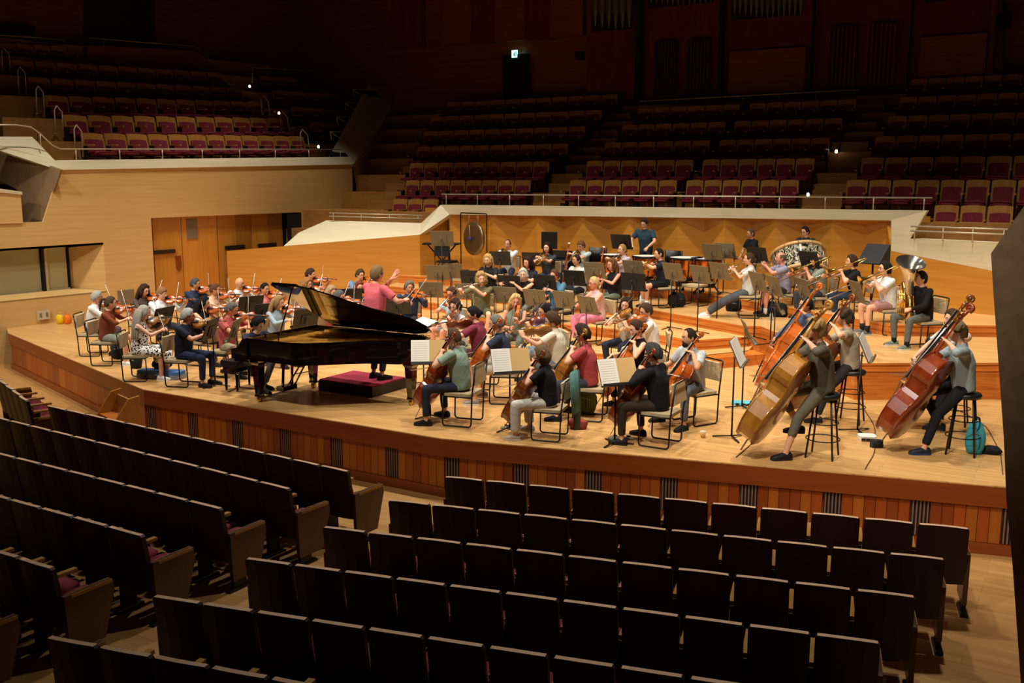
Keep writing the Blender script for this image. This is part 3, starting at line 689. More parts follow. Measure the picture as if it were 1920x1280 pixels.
def tube_mesh(name, pts, r, mat, seg=8, loop=False): m = MB(); m.tube(pts, r, seg, 0, loop); return m.mesh(name, mat)
def rounded(pts, r=.06, n=4):
    """polyline with rounded corners"""
    P = [Vector(p) for p in pts]; out = [P[0]]
    for i in range(1, len(P)-1):
        a, b, c = P[i-1], P[i], P[i+1]; ra = min(r, (a-b).length*.45, (c-b).length*.45)
        p = b+(a-b).normalized()*ra; q_ = b+(c-b).normalized()*ra
        for k in range(n+1):
            t = k/n; out.append((p*(1-t)+b*t)*(1-t)+(b*(1-t)+q_*t)*t)
    out.append(P[-1]); return out
def rbox(w, d, h, r, mi=0, bow=0, seg=3):
    """box with rounded vertical corners, optional forward bow, centred"""
    m = MB(); poly = []
    for cx, cy, a0 in ((w/2-r, d/2-r, 0), (-w/2+r, d/2-r, 90), (-w/2+r, -d/2+r, 180), (w/2-r, -d/2+r, 270)):
        for k in range(seg+1):
            a = math.radians(a0+90*k/seg); poly.append((cx+r*math.cos(a), cy+r*math.sin(a)))
    m.prism(poly, -h/2, h/2, mi); return m
# --- chair
def chair_meshes(seatmat, nm):
    R = {}
    s = rbox(.44, .42, .045, .05); R['seat'] = (s.mesh('seat', seatmat), TR((0, 0, .435)))
    b = rbox(.43, .035, .26, .012); R['backrest'] = (b.mesh('backrest', seatmat), TR((0, -.235, .71), 0, math.radians(-8)))
    for sx in (-1, 1):
        x = .225*sx
        pts = rounded([(x, .20, .42), (x, .21, .012), (x, -.20, .012), (x, -.215, .42), (x, -.27, .86)], .05)
        m = MB(); m.tube(pts, .011, 6); m.tube([(x, .19, .41), (x, -.21, .41)], .010, 6)
        R['side_frame%d' % sx] = (m.mesh('side_frame', BLK), None)
    m = MB(); m.tube(rounded([(-.225, -.262, .80), (-.225, -.27, .86), (.225, -.27, .86), (.225, -.262, .80)], .04), .011, 6)
    R['cross_tube'] = (m.mesh('cross_tube', BLK), None)
    m = MB(); m.tube([(-.225, .19, .41), (.225, .19, .41)], .010, 6); R['front_tube'] = (m.mesh('front_tube', BLK), None)
    return R
CHM = {}
def chair(loc, heading, label, dark=False):
    if dark not in CHM: CHM[dark] = chair_meshes(cloth('191a1c') if dark else BEIGE, 'c')
    o = empty('orchestra_chair', TR(loc, heading-math.pi/2)); tag(o, label, 'chair', 'orchestra chairs on the stage')
    for k, (me, M) in CHM[dark].items(): link(me.name.split('.')[0], me, o, M)
    return o
# --- music stand; the player stands on its -Y side
SMM = {}
def stand_meshes(dark, wide, tilt):
    R = {}; mt = TRAYB if dark else TRAY; W = .62 if wide else .50; H = .35
    M = Matrix.Rotation(math.radians(-tilt), 4, 'X')
    t = MB(); t.box((0, .0, .0), (W, .012, H)); t.box((0, -.03, -H/2), (W, .06, .012)); t.box((0, -.058, -H/2+.012), (W, .006, .03))
    R['tray'] = (t.mesh('tray', mt), M)
    bk = MB(); bk.box((0, .012, -.02), (.20, .012, .16)); bk.tube([(0, .02, .04), (.03, .035, -.02), (0, .03, -.13)], .008, 6)
    R['bracket'] = (bk.mesh('bracket', mt), M)
    return R
def stand(loc, heading, label, h=1.08, tilt=22, dark=False, wide=False, tripod=True):
    """heading = direction in which the player looks"""
    key = (dark, wide, tilt)
    if key not in SMM: SMM[key] = stand_meshes(dark, wide, tilt)
    o = empty('music_stand', TR(loc, heading-math.pi/2)); tag(o, label, 'music stand', 'music stands on the stage')
    tr = link('tray', SMM[key]['tray'][0], o, Matrix.Translation((0, 0, h)) @ SMM[key]['tray'][1]); link('bracket', SMM[key]['bracket'][0], tr)
    MB().tube([(0, .03, .03), (0, .03, h-.06)], [.013, .010], 6).build('pole', BLK, o)
    for i in range(3):
        a = math.radians(90+120*i)
        MB().bar((0, .03, .035), (.24*math.cos(a), .03+.24*math.sin(a), .01), .022, .012).build('leg', BLK, o)
    return o
def sheet(loc, heading, h, tilt, label, tan=True):
    M = TR(loc, heading-math.pi/2) @ Matrix.Translation((0, 0, h)) @ Matrix.Rotation(math.radians(-tilt), 4, 'X')
    o = MB().box((-.125, -.014, .0), (.25, .006, .33)).build('sheet_music', PAPER, None, M)
    MB().box((.13, -.013, .0), (.26, .006, .33)).build('page', PAPER2 if tan else PAPER, o)
    ln = MB()
    for i in range(9): ln.box((-.125, -.0175, .13-.03*i), (.2, .001, .003))
    ln.build('staves', plain('ink_grey', 'bdb8ac', .8), o)
    tag(o, label, 'sheet music'); return o
# --- violin family
def outline(L, k=1.0):
    """half widths along a violin body of unit proportions"""
    pts = [(0, .0), (.0, .035), (.02, .075), (.06, .098), (.11, .104), (.155, .092), (.175, .074), (.182, .066), (.20, .0565), (.225, .055), (.248, .062), (.255, .070), (.275, .082), (.30, .084), (.33, .072), (.35, .045), (.356, .02), (.356, 0)]
    return [(y*L/.356, x*L/.356*k) for y, x in pts]
def fiddle_meshes(kind, varn):
    P = dict(violin=dict(L=.356, dep=.034, neck=.13, fb=.27, scroll=.11, k=1, ns=1), viola=dict(L=.41, dep=.040, neck=.15, fb=.31, scroll=.125, k=1, ns=1.12),
             cello=dict(L=.755, dep=.125, neck=.27, fb=.58, scroll=.19, k=.95, ns=2.0), bass=dict(L=1.12, dep=.20, neck=.42, fb=.86, scroll=.27, k=.98, ns=2.6))[kind]
    L, dep = P['L'], P['dep']; o = outline(L, P['k']); poly = [(x, y) for y, x in o]+[(-x, y) for y, x in reversed(o[1:-1])]
    cx, cy = 0, L*.5
    def ring(sc, z): return [Vector((x*sc, cy+(y-cy)*sc, z)) for x, y in poly]
    R = {}; m = MB(); n = len(poly)
    a = L*.045
    m.rings([ring(.55, -a*.75), ring(.86, -a*.35), ring(1.03, 0)], 0, True, True, True)
    m.rings([ring(.985, 0), ring(.985, dep)], 0, False, True, False)
    m.rings([ring(1.03, dep), ring(.86, dep+a*.5), ring(.55, dep+a)], 0, True, True, True)
    m.add([p for r in (ring(1.03, 0), ring(.985, .004)) for p in r], [(i, (i+1) % n, n+(i+1) % n, n+i) for i in range(n)], 0)
    R['body'] = m.mesh('body', varn)
    zt = dep+a; yn = L+P['neck']; ns = P['ns']
    f = MB(); w0, w1 = .021*ns*.62, .012*ns*.72
    f.slab([(-w0, yn-P['fb'], zt+.022*ns), (w0, yn-P['fb'], zt+.022*ns), (w1, yn, zt-.006*ns), (-w1, yn, zt-.006*ns)], (0, 0, -.008*ns)); R['fingerboard'] = f.mesh('fingerboard', EBONY)
    s = MB(); zz = zt-.018*ns
    s.tube([(0, L*.985, dep*.55), (0, L+.02, zz-.004), (0, yn, zz-.002)], [.022*ns*.75, .013*ns*.8, .010*ns*.8], 8)
    sl = P['scroll']
    s.tube([(0, yn-.01, zz), (0, yn+sl*.35, zz-.006*ns), (0, yn+sl*.7, zz-.016*ns)], [.013*ns*.75, .013*ns*.75, .009*ns*.75], 8)
    c = Vector((0, yn+sl*.80, zz-.012*ns)); sp = []
    for i in range(22):
        t = i/21*2*math.pi*1.6; r = sl*.17*(1-i/30); sp.append(c+Vector((0, math.cos(t+3.8)*r, math.sin(t+3.8)*r)))
    s.tube(sp, [.011*ns*.8-(.005*ns*.8)*i/21 for i in range(22)], 6)
    s.ell(c, (.016*ns*.9, .008*ns, .008*ns), 8, 4)
    R['neck_scroll'] = s.mesh('neck_scroll', varn)
    pg = MB()
    for i in range(4):
        sg = 1 if i % 2 else -1; y = yn+sl*(.14+.14*i)
        pg.tube([(-sg*.012*ns, y, zz), (sg*.035*ns, y, zz)], .0035*ns, 6); pg.ell((sg*.042*ns, y, zz), (.010*ns, .008*ns, .003*ns), 6, 4)
    R['pegs'] = pg.mesh('pegs', EBONY if kind != 'bass' else BRASS)
    t = MB(); t.slab([(-.012*ns*.8, .02*L, zt-.004*ns), (.012*ns*.8, .02*L, zt-.004*ns), (.021*ns*.8, L*.34, zt+.014*ns), (-.021*ns*.8, L*.34, zt+.014*ns)], (0, 0, .006*ns)); R['tailpiece'] = t.mesh('tailpiece', EBONY)
    b = MB(); yb = L*.545; b.slab([(-.022*ns*.9, yb, zt-.004), (.022*ns*.9, yb, zt-.004), (.017*ns*.9, yb, zt+.026*ns), (0, yb, zt+.033*ns), (-.017*ns*.9, yb, zt+.026*ns)], (0, .004*ns, 0)); R['bridge'] = b.mesh('bridge', PALEW)
    for sg in (-1, 1):
        h = MB(); h.tube([(sg*.036*L/.356, L*.43, zt-a*.62), (sg*.032*L/.356, L*.47, zt-a*.35), (sg*.038*L/.356, L*.55, zt-a*.42), (sg*.030*L/.356, L*.63, zt-a*.30), (sg*.027*L/.356, L*.66, zt-a*.25)], .0035*L/.356, 5); R['f_hole%d' % sg] = h.mesh('f_hole', EBONY)
    st = MB()
    for i in range(4):
        x = (-1.5+i)*.0085*ns*.7; st.tube([(x, L*.33, zt+.018*ns), (x, yb, zt+.031*ns), (x*.6, yn, zt-.004*ns)], .0009*ns, 4)
    R['strings'] = st.mesh('strings', plain('string_steel', 'b8b0a4', .3, .8))
    if kind in ('violin', 'viola'):
        c = MB(); c.ell((-.05, .035, zt+.010), (.035, .028, .008), 10, 5); R['chin_rest'] = c.mesh('chin_rest', EBONY)
    else:
        e = MB(); e.tube([(0, .0, dep*.5), (0, -.24 if kind == 'cello' else -.17, dep*.5)], .006 if kind == 'cello' else .009, 6); e.ell((0, -.01, dep*.5), (.02, .02, .02), 8, 5); R['endpin'] = e.mesh('endpin', plain('steel_pin', '8a8680', .3, .9))
    R['_P'] = dict(L=L, zt=zt, yn=yn, total=yn+P['scroll'], dep=dep, yb=yb, a=a, ns=ns)
    return R
FM = {}
def fiddle(kind, varn, M, label):
    key = (kind, varn.name)
    if key not in FM: FM[key] = fiddle_meshes(kind, varn)
    o = empty('double_bass' if kind == 'bass' else kind, M); tag(o, label, 'double bass' if kind == 'bass' else kind, {'violin': 'violins', 'viola': 'violas', 'cello': 'cellos', 'bass': 'double basses'}[kind])
    ns_ = None
    for k, me in FM[key].items():
        if k == '_P': continue
        c = link(me.name.split('.')[0], me, ns_ if k == 'pegs' else o)
        if k == 'neck_scroll': ns_ = c
    return o
def fiddle_par(kind):
    for (k, v), R in FM.items():
        if k == kind: return R['_P']
    FM[(kind, V_ORANGE.name)] = fiddle_meshes(kind, V_ORANGE); return FM[(kind, V_ORANGE.name)]['_P']
BWM = {}
def bow(frog, d, n, L, label):
    """frog position, direction to the tip, n = side of the stick away from the strings"""
    if L not in BWM:
        s = MB(); s.tube([(0, -.02, .022), (0, L*.5, .014), (0, L*.96, .024), (0, L, .010)], [.0042, .0036, .003, .003], 6)
        h = MB(); h.box((0, L*.49, 0), (.009, L*.94, .0015)); f = MB(); f.box((0, .045, .010), (.012, .06, .022))
        BWM[L] = (s.mesh('stick', BOWW), h.mesh('bow_hair', HAIRW), f.mesh('frog', EBONY))
    o = empty('bow', frame(frog, d, n)); tag(o, label, 'bow', 'string bows')
    for me in BWM[L]: link(me.name.split('.')[0], me, o)
    return o
# --- wind instruments: built along local Y from the mouthpiece
WM = {}
def keysets(m, y0, y1, n, r, mi, side=1):
    for i in range(n):
        y = y0+(y1-y0)*i/(n-1); m.lathe([(0.001, r+.004), (.008, r+.004), (.008, r), ], 8, mi, Matrix.Translation((0, y, 0)))
def wind_meshes(kind):
    R = {}
    if kind == 'flute':
        b = MB(); b.tube([(0, -.11, 0), (0, .56, 0)], .0105, 8); R['tube'] = b.mesh('tube', SILVER)
        k = MB(); keysets(k, .16, .52, 11, .0105, 0); R['keys'] = k.mesh('keys', SILVER)
        l = MB(); l.ell((0, 0, .008), (.010, .018, .006), 8, 4); R['lip_plate'] = l.mesh('lip_plate', SILVER)
    elif kind in ('clarinet', 'oboe'):
        c = kind == 'clarinet'; L = .62 if c else .58
        b = MB(); b.tube([(0, .06, 0), (0, .3, 0), (0, L-.06, 0)], [.011, .0135, .015] if c else [.008, .010, .013], 8); R['tube'] = b.mesh('tube', DARKW)
        be = MB(); be.tube([(0, L-.06, 0), (0, L-.02, 0), (0, L, 0)], [.015, .024, .032 if c else .02], 10); R['bell'] = be.mesh('bell', DARKW)
        mo = MB(); mo.tube([(0, 0, 0), (0, .07, 0)], [.005, .011] if c else [.002, .004], 6); R['mouthpiece'] = mo.mesh('mouthpiece', EBONY)
        k = MB(); keysets(k, .14, L-.1, 12, .012, 0)
        for s in (-1, 1): k.tube([(s*.014, .15, .008), (s*.015, L-.1, .008)], .002, 4)
        R['keys'] = k.mesh('keys', SILVER)
    elif kind == 'bassoon':     # local: long joint along Y, 1.3 m, bocal near .62
        b = MB(); b.tube([(0, 0, 0), (0, .42, 0)], .035, 10, flat=.7); b.tube([(.016, .42, 0), (.016, 1.22, 0)], .016, 8); b.tube([(-.018, .42, 0), (-.018, .80, 0)], .014, 8); R['tube'] = b.mesh('tube', V_RED)
        be = MB(); be.tube([(.016, 1.2, 0), (.016, 1.32, 0)], [.016, .024], 10); R['bell'] = be.mesh('bell', V_RED); rg = MB(); rg.tube([(.016, 1.31, 0), (.016, 1.325, 0)], .0255, 10); R['bell_ring'] = rg.mesh('bell_ring', PAPER)
        bo = MB(); bo.tube(rounded([(-.018, .80, 0), (-.018, .90, .02), (-.02, .93, .14), (-.02, .86, .26)], .06), .004, 6); R['bocal'] = bo.mesh('bocal', SILVER)
        k = MB(); keysets(k, .06, .75, 12, .03, 0); k.tube([(.035, .1, .01), (.03, 1.1, .01)], .003, 4); R['keys'] = k.mesh('keys', SILVER)
    elif kind == 'horn':        # coil in the XY plane, mouthpiece at origin towards -Y
        b = MB(); c = Vector((0, .28, 0))
        for r, ph in ((.15, 0), (.125, .6), (.10, 1.1)):
            b.tube([c+Vector((math.cos(t)*r, math.sin(t)*r, .012*math.sin(3*t+ph))) for t in (i/28*2*math.pi for i in range(28))], .0085, 6, 0, True)
        b.tube([(0, 0, 0), (-.02, .08, 0), (-.10, .18, .0), (-.15, .27, 0)], [.004, .005, .006, .008], 6)
        R['coil'] = b.mesh('coil', BRASS)
        be = MB(); be.tube([(.10, .40, 0), (.16, .34, -.02), (.20, .24, -.05), (.21, .14, -.09), (.205, .05, -.13), (.20, .02, -.145)], [.010, .016, .028, .055, .11, .155], 16, 0, False, 1, False); R['bell'] = be.mesh('bell', BRASS)
        v = MB()
        for i in range(3): v.tube([(-.05+.04*i, .23, .02), (-.05+.04*i, .31, .02)], .014, 8)
        R['valves'] = v.mesh('valves', SILVER)
        mp = MB(); mp.tube([(0, -.02, 0), (0, .03, 0)], [.010, .004], 8); R['mouthpiece'] = mp.mesh('mouthpiece', SILVER)
    elif kind == 'trumpet':
        b = MB(); b.tube(rounded([(0, .02, 0), (0, .46, 0), (0, .50, -.05), (0, .46, -.10), (0, .16, -.10), (0, .12, -.05), (0, .16, 0), (0, .2, 0)], .04), .006, 6); R['tube'] = b.mesh('tube', SILVER)
        be = MB(); be.tube([(0, .16, -.02), (0, .36, -.02), (0, .45, -.02), (0, .50, -.02), (0, .53, -.02)], [.007, .010, .018, .034, .062], 16, 0, False, 1, False); R['bell'] = be.mesh('bell', SILVER)
        v = MB()
        for i in range(3): v.tube([(.012, .22+.032*i, -.13), (.012, .22+.032*i, .03)], .010, 8)
        R['valves'] = v.mesh('valves', SILVER); mp = MB(); mp.tube([(0, -.01, 0), (0, .04, 0)], [.013, .004], 8); R['mouthpiece'] = mp.mesh('mouthpiece', SILVER)
    elif kind == 'trombone':    # mouthpiece origin, slide runs +Y, bell section on the -X side
        s = MB(); s.tube(rounded([(0, .0, 0), (0, 1.02, 0), (0, 1.06, -.045), (0, 1.02, -.09), (0, .02, -.09)], .04), .010, 8); R['slide'] = s.mesh('slide', SILVER)
        br = MB(); br.tube([(0, .12, 0), (0, .12, -.09)], .006, 6); br.tube([(0, .62, 0), (0, .62, -.09)], .006, 6); R['brace'] = br.mesh('brace', BRASS)
        b = MB(); b.tube(rounded([(0, .02, -.09), (-.03, -.06, -.08), (-.04, -.34, -.03), (-.09, -.40, 0), (-.13, -.34, .02), (-.13, .05, .02)], .06), .009, 8); R['tuning_slide'] = b.mesh('tuning_slide', BRASS)
        be = MB(); be.tube([(-.13, .0, .02), (-.13, .22, .02), (-.13, .32, .02), (-.13, .38, .02), (-.13, .41, .02)], [.010, .022, .045, .075, .105], 18, 0, False, 1, False); R['bell'] = be.mesh('bell', BRASS)
        mp = MB(); mp.tube([(0, -.03, 0), (0, .03, 0)], [.016, .006], 8); R['mouthpiece'] = mp.mesh('mouthpiece', SILVER)
    elif kind == 'tuba':        # upright, bell up +Z, origin at the bottom bow
        be = MB(); be.tube([(-.10, 0, .42), (-.10, 0, .62), (-.11, 0, .76), (-.13, .0, .86), (-.15, .0, .92), (-.165, 0, .945)], [.055, .075, .10, .15, .20, .235], 24, 0, False, 1, False); R['bell'] = be.mesh('bell', SILVER)
        b = MB(); b.tube(rounded([(-.10, 0, .45), (-.10, 0, .08), (0, 0, .0), (.11, 0, .08), (.12, 0, .52), (.06, .0, .60), (.0, .03, .54), (.0, .03, .14)], .10, 6), [.056]*8+[.05]*6+[.036]*8+[.03]*20 if False else .045, 12); R['body'] = b.mesh('body', BRASS)
        k = MB()
        for i in range(4): k.tube([(-.06+.045*i, .075, .20), (-.06+.045*i, .075, .44)], .016, 8)
        for i in range(5): k.tube(rounded([(-.09+.05*i, .06, .22), (-.09+.05*i, .085, .10), (-.06+.05*i, .085, .10), (-.06+.05*i, .06, .50)], .02), .009, 6)
        R['valves'] = k.mesh('valves', BRASS)
        mp = MB(); mp.tube(rounded([(.12, .0, .52), (.10, -.10, .66), (.02, -.16, .70)], .06), [.010]*7, 6); mp.tube([(.03, -.155, .70), (0, -.17, .70)], [.006, .018], 8); R['leadpipe'] = mp.mesh('leadpipe', SILVER)
    return R
def wind(kind, M, label):
    if kind not in WM: WM[kind] = wind_meshes(kind)
    nm = {'horn': 'french_horn'}.get(kind, kind)
    o = empty(nm, M); tag(o, label, nm.replace('_', ' '), 'wind instruments')
    for k, me in WM[kind].items(): link(k, me, o)
    return o
# --- grand piano: local X along the keyboard (bass at -X as the pianist sees it), +Y towards the tail
def grand_piano(loc, rz):
    o = empty('grand_piano', TR(loc, rz)); tag(o, 'long black concert grand piano with its lid raised', 'piano')
    W = .76; Lg = 2.62
    side = [(W, .08), (W, .95), (.70, 1.15), (.52, 1.40), (.30, 1.65), (.12, 1.90), (0.02, 2.15), (-.06, 2.38), (-.20, 2.54), (-.42, 2.62), (-.62, 2.56), (-.72, 2.40), (-W, 2.15), (-W, .08)]
    side = [(x, y if y < 1 else 1+(y-1)*.87) for x, y in side]
    def inw(d, pts=side):
        out = []
        for i in range(len(pts)):
            a, b, c_ = (Vector(pts[i-1]), Vector(pts[i]), Vector(pts[(i+1) % len(pts)])); n1 = Vector((-(b-a).y, (b-a).x)).normalized(); n2 = Vector((-(c_-b).y, (c_-b).x)).normalized(); m_ = (n1+n2).normalized(); k_ = d/max(.4, m_.dot(n1)); out.append((b.x+m_.x*k_, b.y+m_.y*k_))
        return out
    c = MB(); n = len(side); zb, zt = .66, .98
    ins = inw(.035)
    c.add([(x, y, zb) for x, y in side]+[(x, y, zt) for x, y in side]+[(x, y, zt) for x, y in ins]+[(x, y, .86) for x, y in ins],
          [(i, (i+1) % n, n+(i+1) % n, n+i) for i in range(n)]+[(n+i, n+(i+1) % n, 2*n+(i+1) % n, 2*n+i) for i in range(n)]+[(2*n+i, 2*n+(i+1) % n, 3*n+(i+1) % n, 3*n+i) for i in range(n)]+[tuple(range(n))], 0)
    c.build('case', LACQ, o)
    pl = MB(); pl.prism(inw(.03), .84, .885); pl.build('soundboard', V_AMBER, o)
    g = MB(); g.prism([(x, max(y, .34)) for x, y in inw(.07)], .887, .91)
    for i in range(7): g.bar((-.62+.2*i, .36, .925), (-.62+.13*i, 2.0-.2*i, .925), .03, .03)
    g.build('iron_plate', GOLD, o)
    sg = MB()
    for i in range(26): x = -.64+.050*i; sg.bar((x, .40, .93), (x*.75-.12, max(.8, 2.1-.055*i), .93), .004, .002)
    sg.build('strings', plain('piano_wire', 'c8a878', .3, .8), o)
    kb = MB(); kb.box((0, -.03, .67), (1.52, .30, .10)); kb.build('keybed', LACQ, o)
    for s in (-1, 1): MB().slab([(s*.76-.035, -.20, .66), (s*.76-.035, .12, .66), (s*.76-.035, .12, .98), (s*.76-.035, .04, .97), (s*.76-.035, -.06, .84), (s*.76-.035, -.20, .80)], (.07, 0, 0)).build('key_cheek', LACQ, o)
    kk = MB(); kk.box((0, -.06, .735), (1.24, .16, .025)); kk.build('white_keys', plain('ivory', 'eee8da', .3), o)
    bk = MB()
    for i in range(36): bk.box((-.60+i*.0345, -.025, .755), (.012, .09, .014))
    bk.build('black_keys', EBONY, o)
    MB().box((0, .07, .86), (1.40, .03, .20)).build('fallboard', LACQ, o)
    # lid hinged on the straight (bass) side
    lidp = [(x+W, y) for x, y in [(W+.01, .42), (W+.01, .95), (.71, 1.16), (.53, 1.42), (.31, 1.67), (.13, 1.92), (0.03, 2.17), (-.05, 2.40), (-.20, 2.56), (-.42, 2.64), (-.63, 2.58), (-.73, 2.42), (-W, 2.16), (-W, .42)]]
    lidp = [(x, y if y < 1 else 1+(y-1)*.87) for x, y in lidp]
    ang = math.radians(30)
    Ml = Matrix.Translation((-W, 0, .985)) @ Matrix.Rotation(-ang, 4, 'Y')
    MB().prism(lidp, 0, .022).build('lid', LACQ, o, Ml)
    fl = MB(); fl.prism([(0, .42), (1.53, .42), (1.53, .90), (0, .90)], .024, .046); fl.build('lid_flap', LACQ, o, Ml)
    up_ = Ml @ Vector((1.40, .72, 0))
    MB().tube([(W-.06, .66, .98), up_], .011, 6).build('lid_prop', LACQ, o)
    md = MB(); md.box((0, .26, 1.0), (1.1, .03, .05)); md.build('music_desk', LACQ, o)
    for x, y in ((-.58, .12), (.58, .12), (-.40, 2.18)):
        l = MB(); l.rings([[Vector((x+sx*w_, y+sy*w_, z)) for sx, sy in ((-1, -1), (1, -1), (1, 1), (-1, 1))] for w_, z in ((.085, .66), (.085, .60), (.065, .56), (.06, .40), (.042, .12), (.05, .10), (.05, .08))], 0, False)
        lo = l.build('leg', LACQ, o); cs = MB(); cs.lathe([(.001, -.02), (.042, -.02), (.042, .02), (.001, .02)], 12, 0, Matrix.Translation((x, y, .042)) @ Matrix.Rotation(math.pi/2, 4, 'X')); cs.box((x, y, .07), (.05, .06, .03)); cs.build('caster', BRASS, lo)
    ly = MB()
    for s in (-.09, .09): ly.bar((s, .16, .66), (s*1.1, .12, .10), .03, .03)
    ly.box((0, .11, .11), (.30, .14, .07)); ly.bar((-.08, .18, .12), (-.05, .55, .64), .018, .018); ly.bar((.08, .18, .12), (.05, .55, .64), .018, .018); lyo = ly.build('pedal_lyre', LACQ, o)
    for s in (-.07, 0, .07): MB().box((s, .0, .09), (.025, .14, .012)).build('pedal', BRASS, lyo)
    return o
# --- percussion
def timpani(loc, r, label):
    o = empty('timpani', Matrix.Translation(loc)); tag(o, label, 'timpani', 'copper timpani at the back')
    h = .78
    b = MB(); b.lathe([(.02, h-.52), (r*.5, h-.50), (r*.82, h-.36), (r*.97, h-.16), (r, h)], 24); b.build('bowl', COPPER, o)
    d = MB(); d.lathe([(.001, h+.012), (r*1.02, h+.012)], 24); d.build('drumhead', plain('drumskin', 'e8e2d2', .6), o)
    hp = MB(); hp.lathe([(r*1.02, h-.03), (r*1.045, h-.03), (r*1.045, h+.02), (r*1.02, h+.02)], 24); hp.build('hoop', BLK, o)
    for i in range(6):
        a = i*math.pi/3; c, s = math.cos(a), math.sin(a)
        MB().tube([(r*1.06*c, r*1.06*s, h), (r*1.02*c, r*1.02*s, h-.25), (r*.7*c, r*.7*s, .26), (r*.5*c, r*.5*s, .16)], .013, 6).build('strut', BLK, o)
    f = MB(); f.lathe([(.001, .24), (r*.62, .24), (r*.62, .16), (.001, .16)], 16)
    for i in range(3):
        a = i*2*math.pi/3; f.tube([(r*.6*math.cos(a), r*.6*math.sin(a), .18), (r*.95*math.cos(a), r*.95*math.sin(a), .05)], .02, 6); f.ell((r*.95*math.cos(a), r*.95*math.sin(a), .04), (.04, .04, .04), 8, 6)
    f.build('base', BLK, o); return o
def gong(loc, rz):
    o = empty('gong', TR(loc, rz)); tag(o, 'large bronze gong hanging in a black frame', 'gong')
    r = .42; cz = 1.02
    M = Matrix.Translation((0, 0, cz)) @ Matrix.Rotation(math.pi/2, 4, 'X')
    MB().lathe([(.001, .015), (r*.80, .012), (r*.84, .012)], 32, 0, M).lathe([(.001, -.015), (r*.84, -.012)], 32, 0, M).build('face', plain('gong_bronze', '6a5638', .4, .7), o)
    MB().lathe([(r*.82, .016), (r, .012), (r, -.04), (r*.82, -.015)], 32, 0, M).build('rim', plain('gong_rim', '8a7450', .35, .8), o)
    for s in (-.2, .2): MB().tube([(s, 0, cz+r*.88), (s*.9, 0, 1.66)], .006, 5).build('cord', WHITEFR, o)
    MB().tube(rounded([(-.55, 0, .02), (-.55, 0, 1.66), (.55, 0, 1.66), (.55, 0, .02)], .04), .016, 8).build('stand_frame', BLK, o)
    for s in (-.55, .55): MB().tube([(s, -.3, .02), (s, .3, .02)], .016, 6).build('foot', BLK, o)
    m = MB().tube([(-.1, -.06, cz+.35), (-.06, -.06, cz+.02)], .008, 6); m.build('mallet_handle', PALEW, o)
    MB().ell((-.06, -.07, cz), (.05, .05, .05), 10, 8).build('mallet_head', cloth('3a3f78'), o)
    return o
def bass_drum(loc, rz):
    o = empty('bass_drum', TR(loc, rz)); tag(o, 'large glossy concert bass drum tilted on its stand', 'drum')
    r = .52; M = Matrix.Translation((0, 0, .78)) @ Matrix.Rotation(math.radians(-30), 4, 'X') @ Matrix.Rotation(math.radians(-10), 4, 'Y'); d = .25
    def shellmat():
        m, nt, b = _nt('drum_shell_reflections'); N = nt.nodes; L = nt.links  # pale noise blotches paint reflections onto the dark shell
        tc = N.new('ShaderNodeTexCoord'); v = N.new('ShaderNodeTexNoise'); v.inputs['Scale'].default_value = 7; v.inputs['Distortion'].default_value = 3; L.new(tc.outputs['Object'], v.inputs[0])
        cr = N.new('ShaderNodeValToRGB'); cr.color_ramp.elements[0].position = .46; cr.color_ramp.elements[1].position = .6; cr.color_ramp.elements[0].color = (*srgb('15140f'), 1); cr.color_ramp.elements[1].color = (*srgb('c8bc9c'), 1)
        L.new(v.outputs[0], cr.inputs[0]); L.new(cr.outputs[0], b.inputs['Base Color']); b.inputs['Roughness'].default_value = .15; return m
    MB().lathe([(r, -d), (r, d)], 36, 0, M).build('shell', shellmat(), o)
    for s in (-1, 1):
        MB().lathe([(.001, s*(d+.004)), (r*.99, s*(d+.004))], 36, 0, M).build('drumhead', plain('drumskin', 'e8e2d2', .6), o)
        MB().lathe([(r*1.0, s*d-.03), (r*1.04, s*d-.03), (r*1.04, s*d+.03), (r*1.0, s*d+.03)], 36, 0, M).build('hoop', PALEW, o)
    for i in range(12):
        a = i*math.pi/6; p = [M @ Vector((r*1.05*math.cos(a), r*1.05*math.sin(a), z)) for z in (-d-.03, d+.03)]
        MB().tube(p, .006, 5).build('tension_rod', SILVER, o)
    for s in (-.5, .5):
        MB().tube([(s, -.3, .0), (s, 0, .8), (s, .3, 0)], .018, 6).build('stand_leg', BLK, o)
        MB().tube([(s, 0, .8), (s*.9, 0, .8)], .014, 6).build('pivot', BLK, o)
    return o
def stool(loc, label, h=.74):
    o = empty('bass_stool', Matrix.Translation(loc)); tag(o, label, 'stool', 'tall stools of the bass players')
    MB().lathe([(.001, h-.06), (.17, h-.06), (.18, h-.02), (.16, h), (.001, h+.005)], 18).build('seat', plain('black_vinyl', '121113', .45), o)
    for i in range(4):
        a = math.pi/4+i*math.pi/2; c, s = math.cos(a), math.sin(a)
        MB().tube([(.13*c, .13*s, h-.06), (.22*c, .22*s, .0)], .012, 6).build('leg', BLK, o)
    for z, r in ((.22, .195), (.42, .17)): MB().tube([(r*math.cos(t), r*math.sin(t), z) for t in (i/16*2*math.pi for i in range(16))], .007, 5, 0, True).build('footring', BLK, o)
    return o
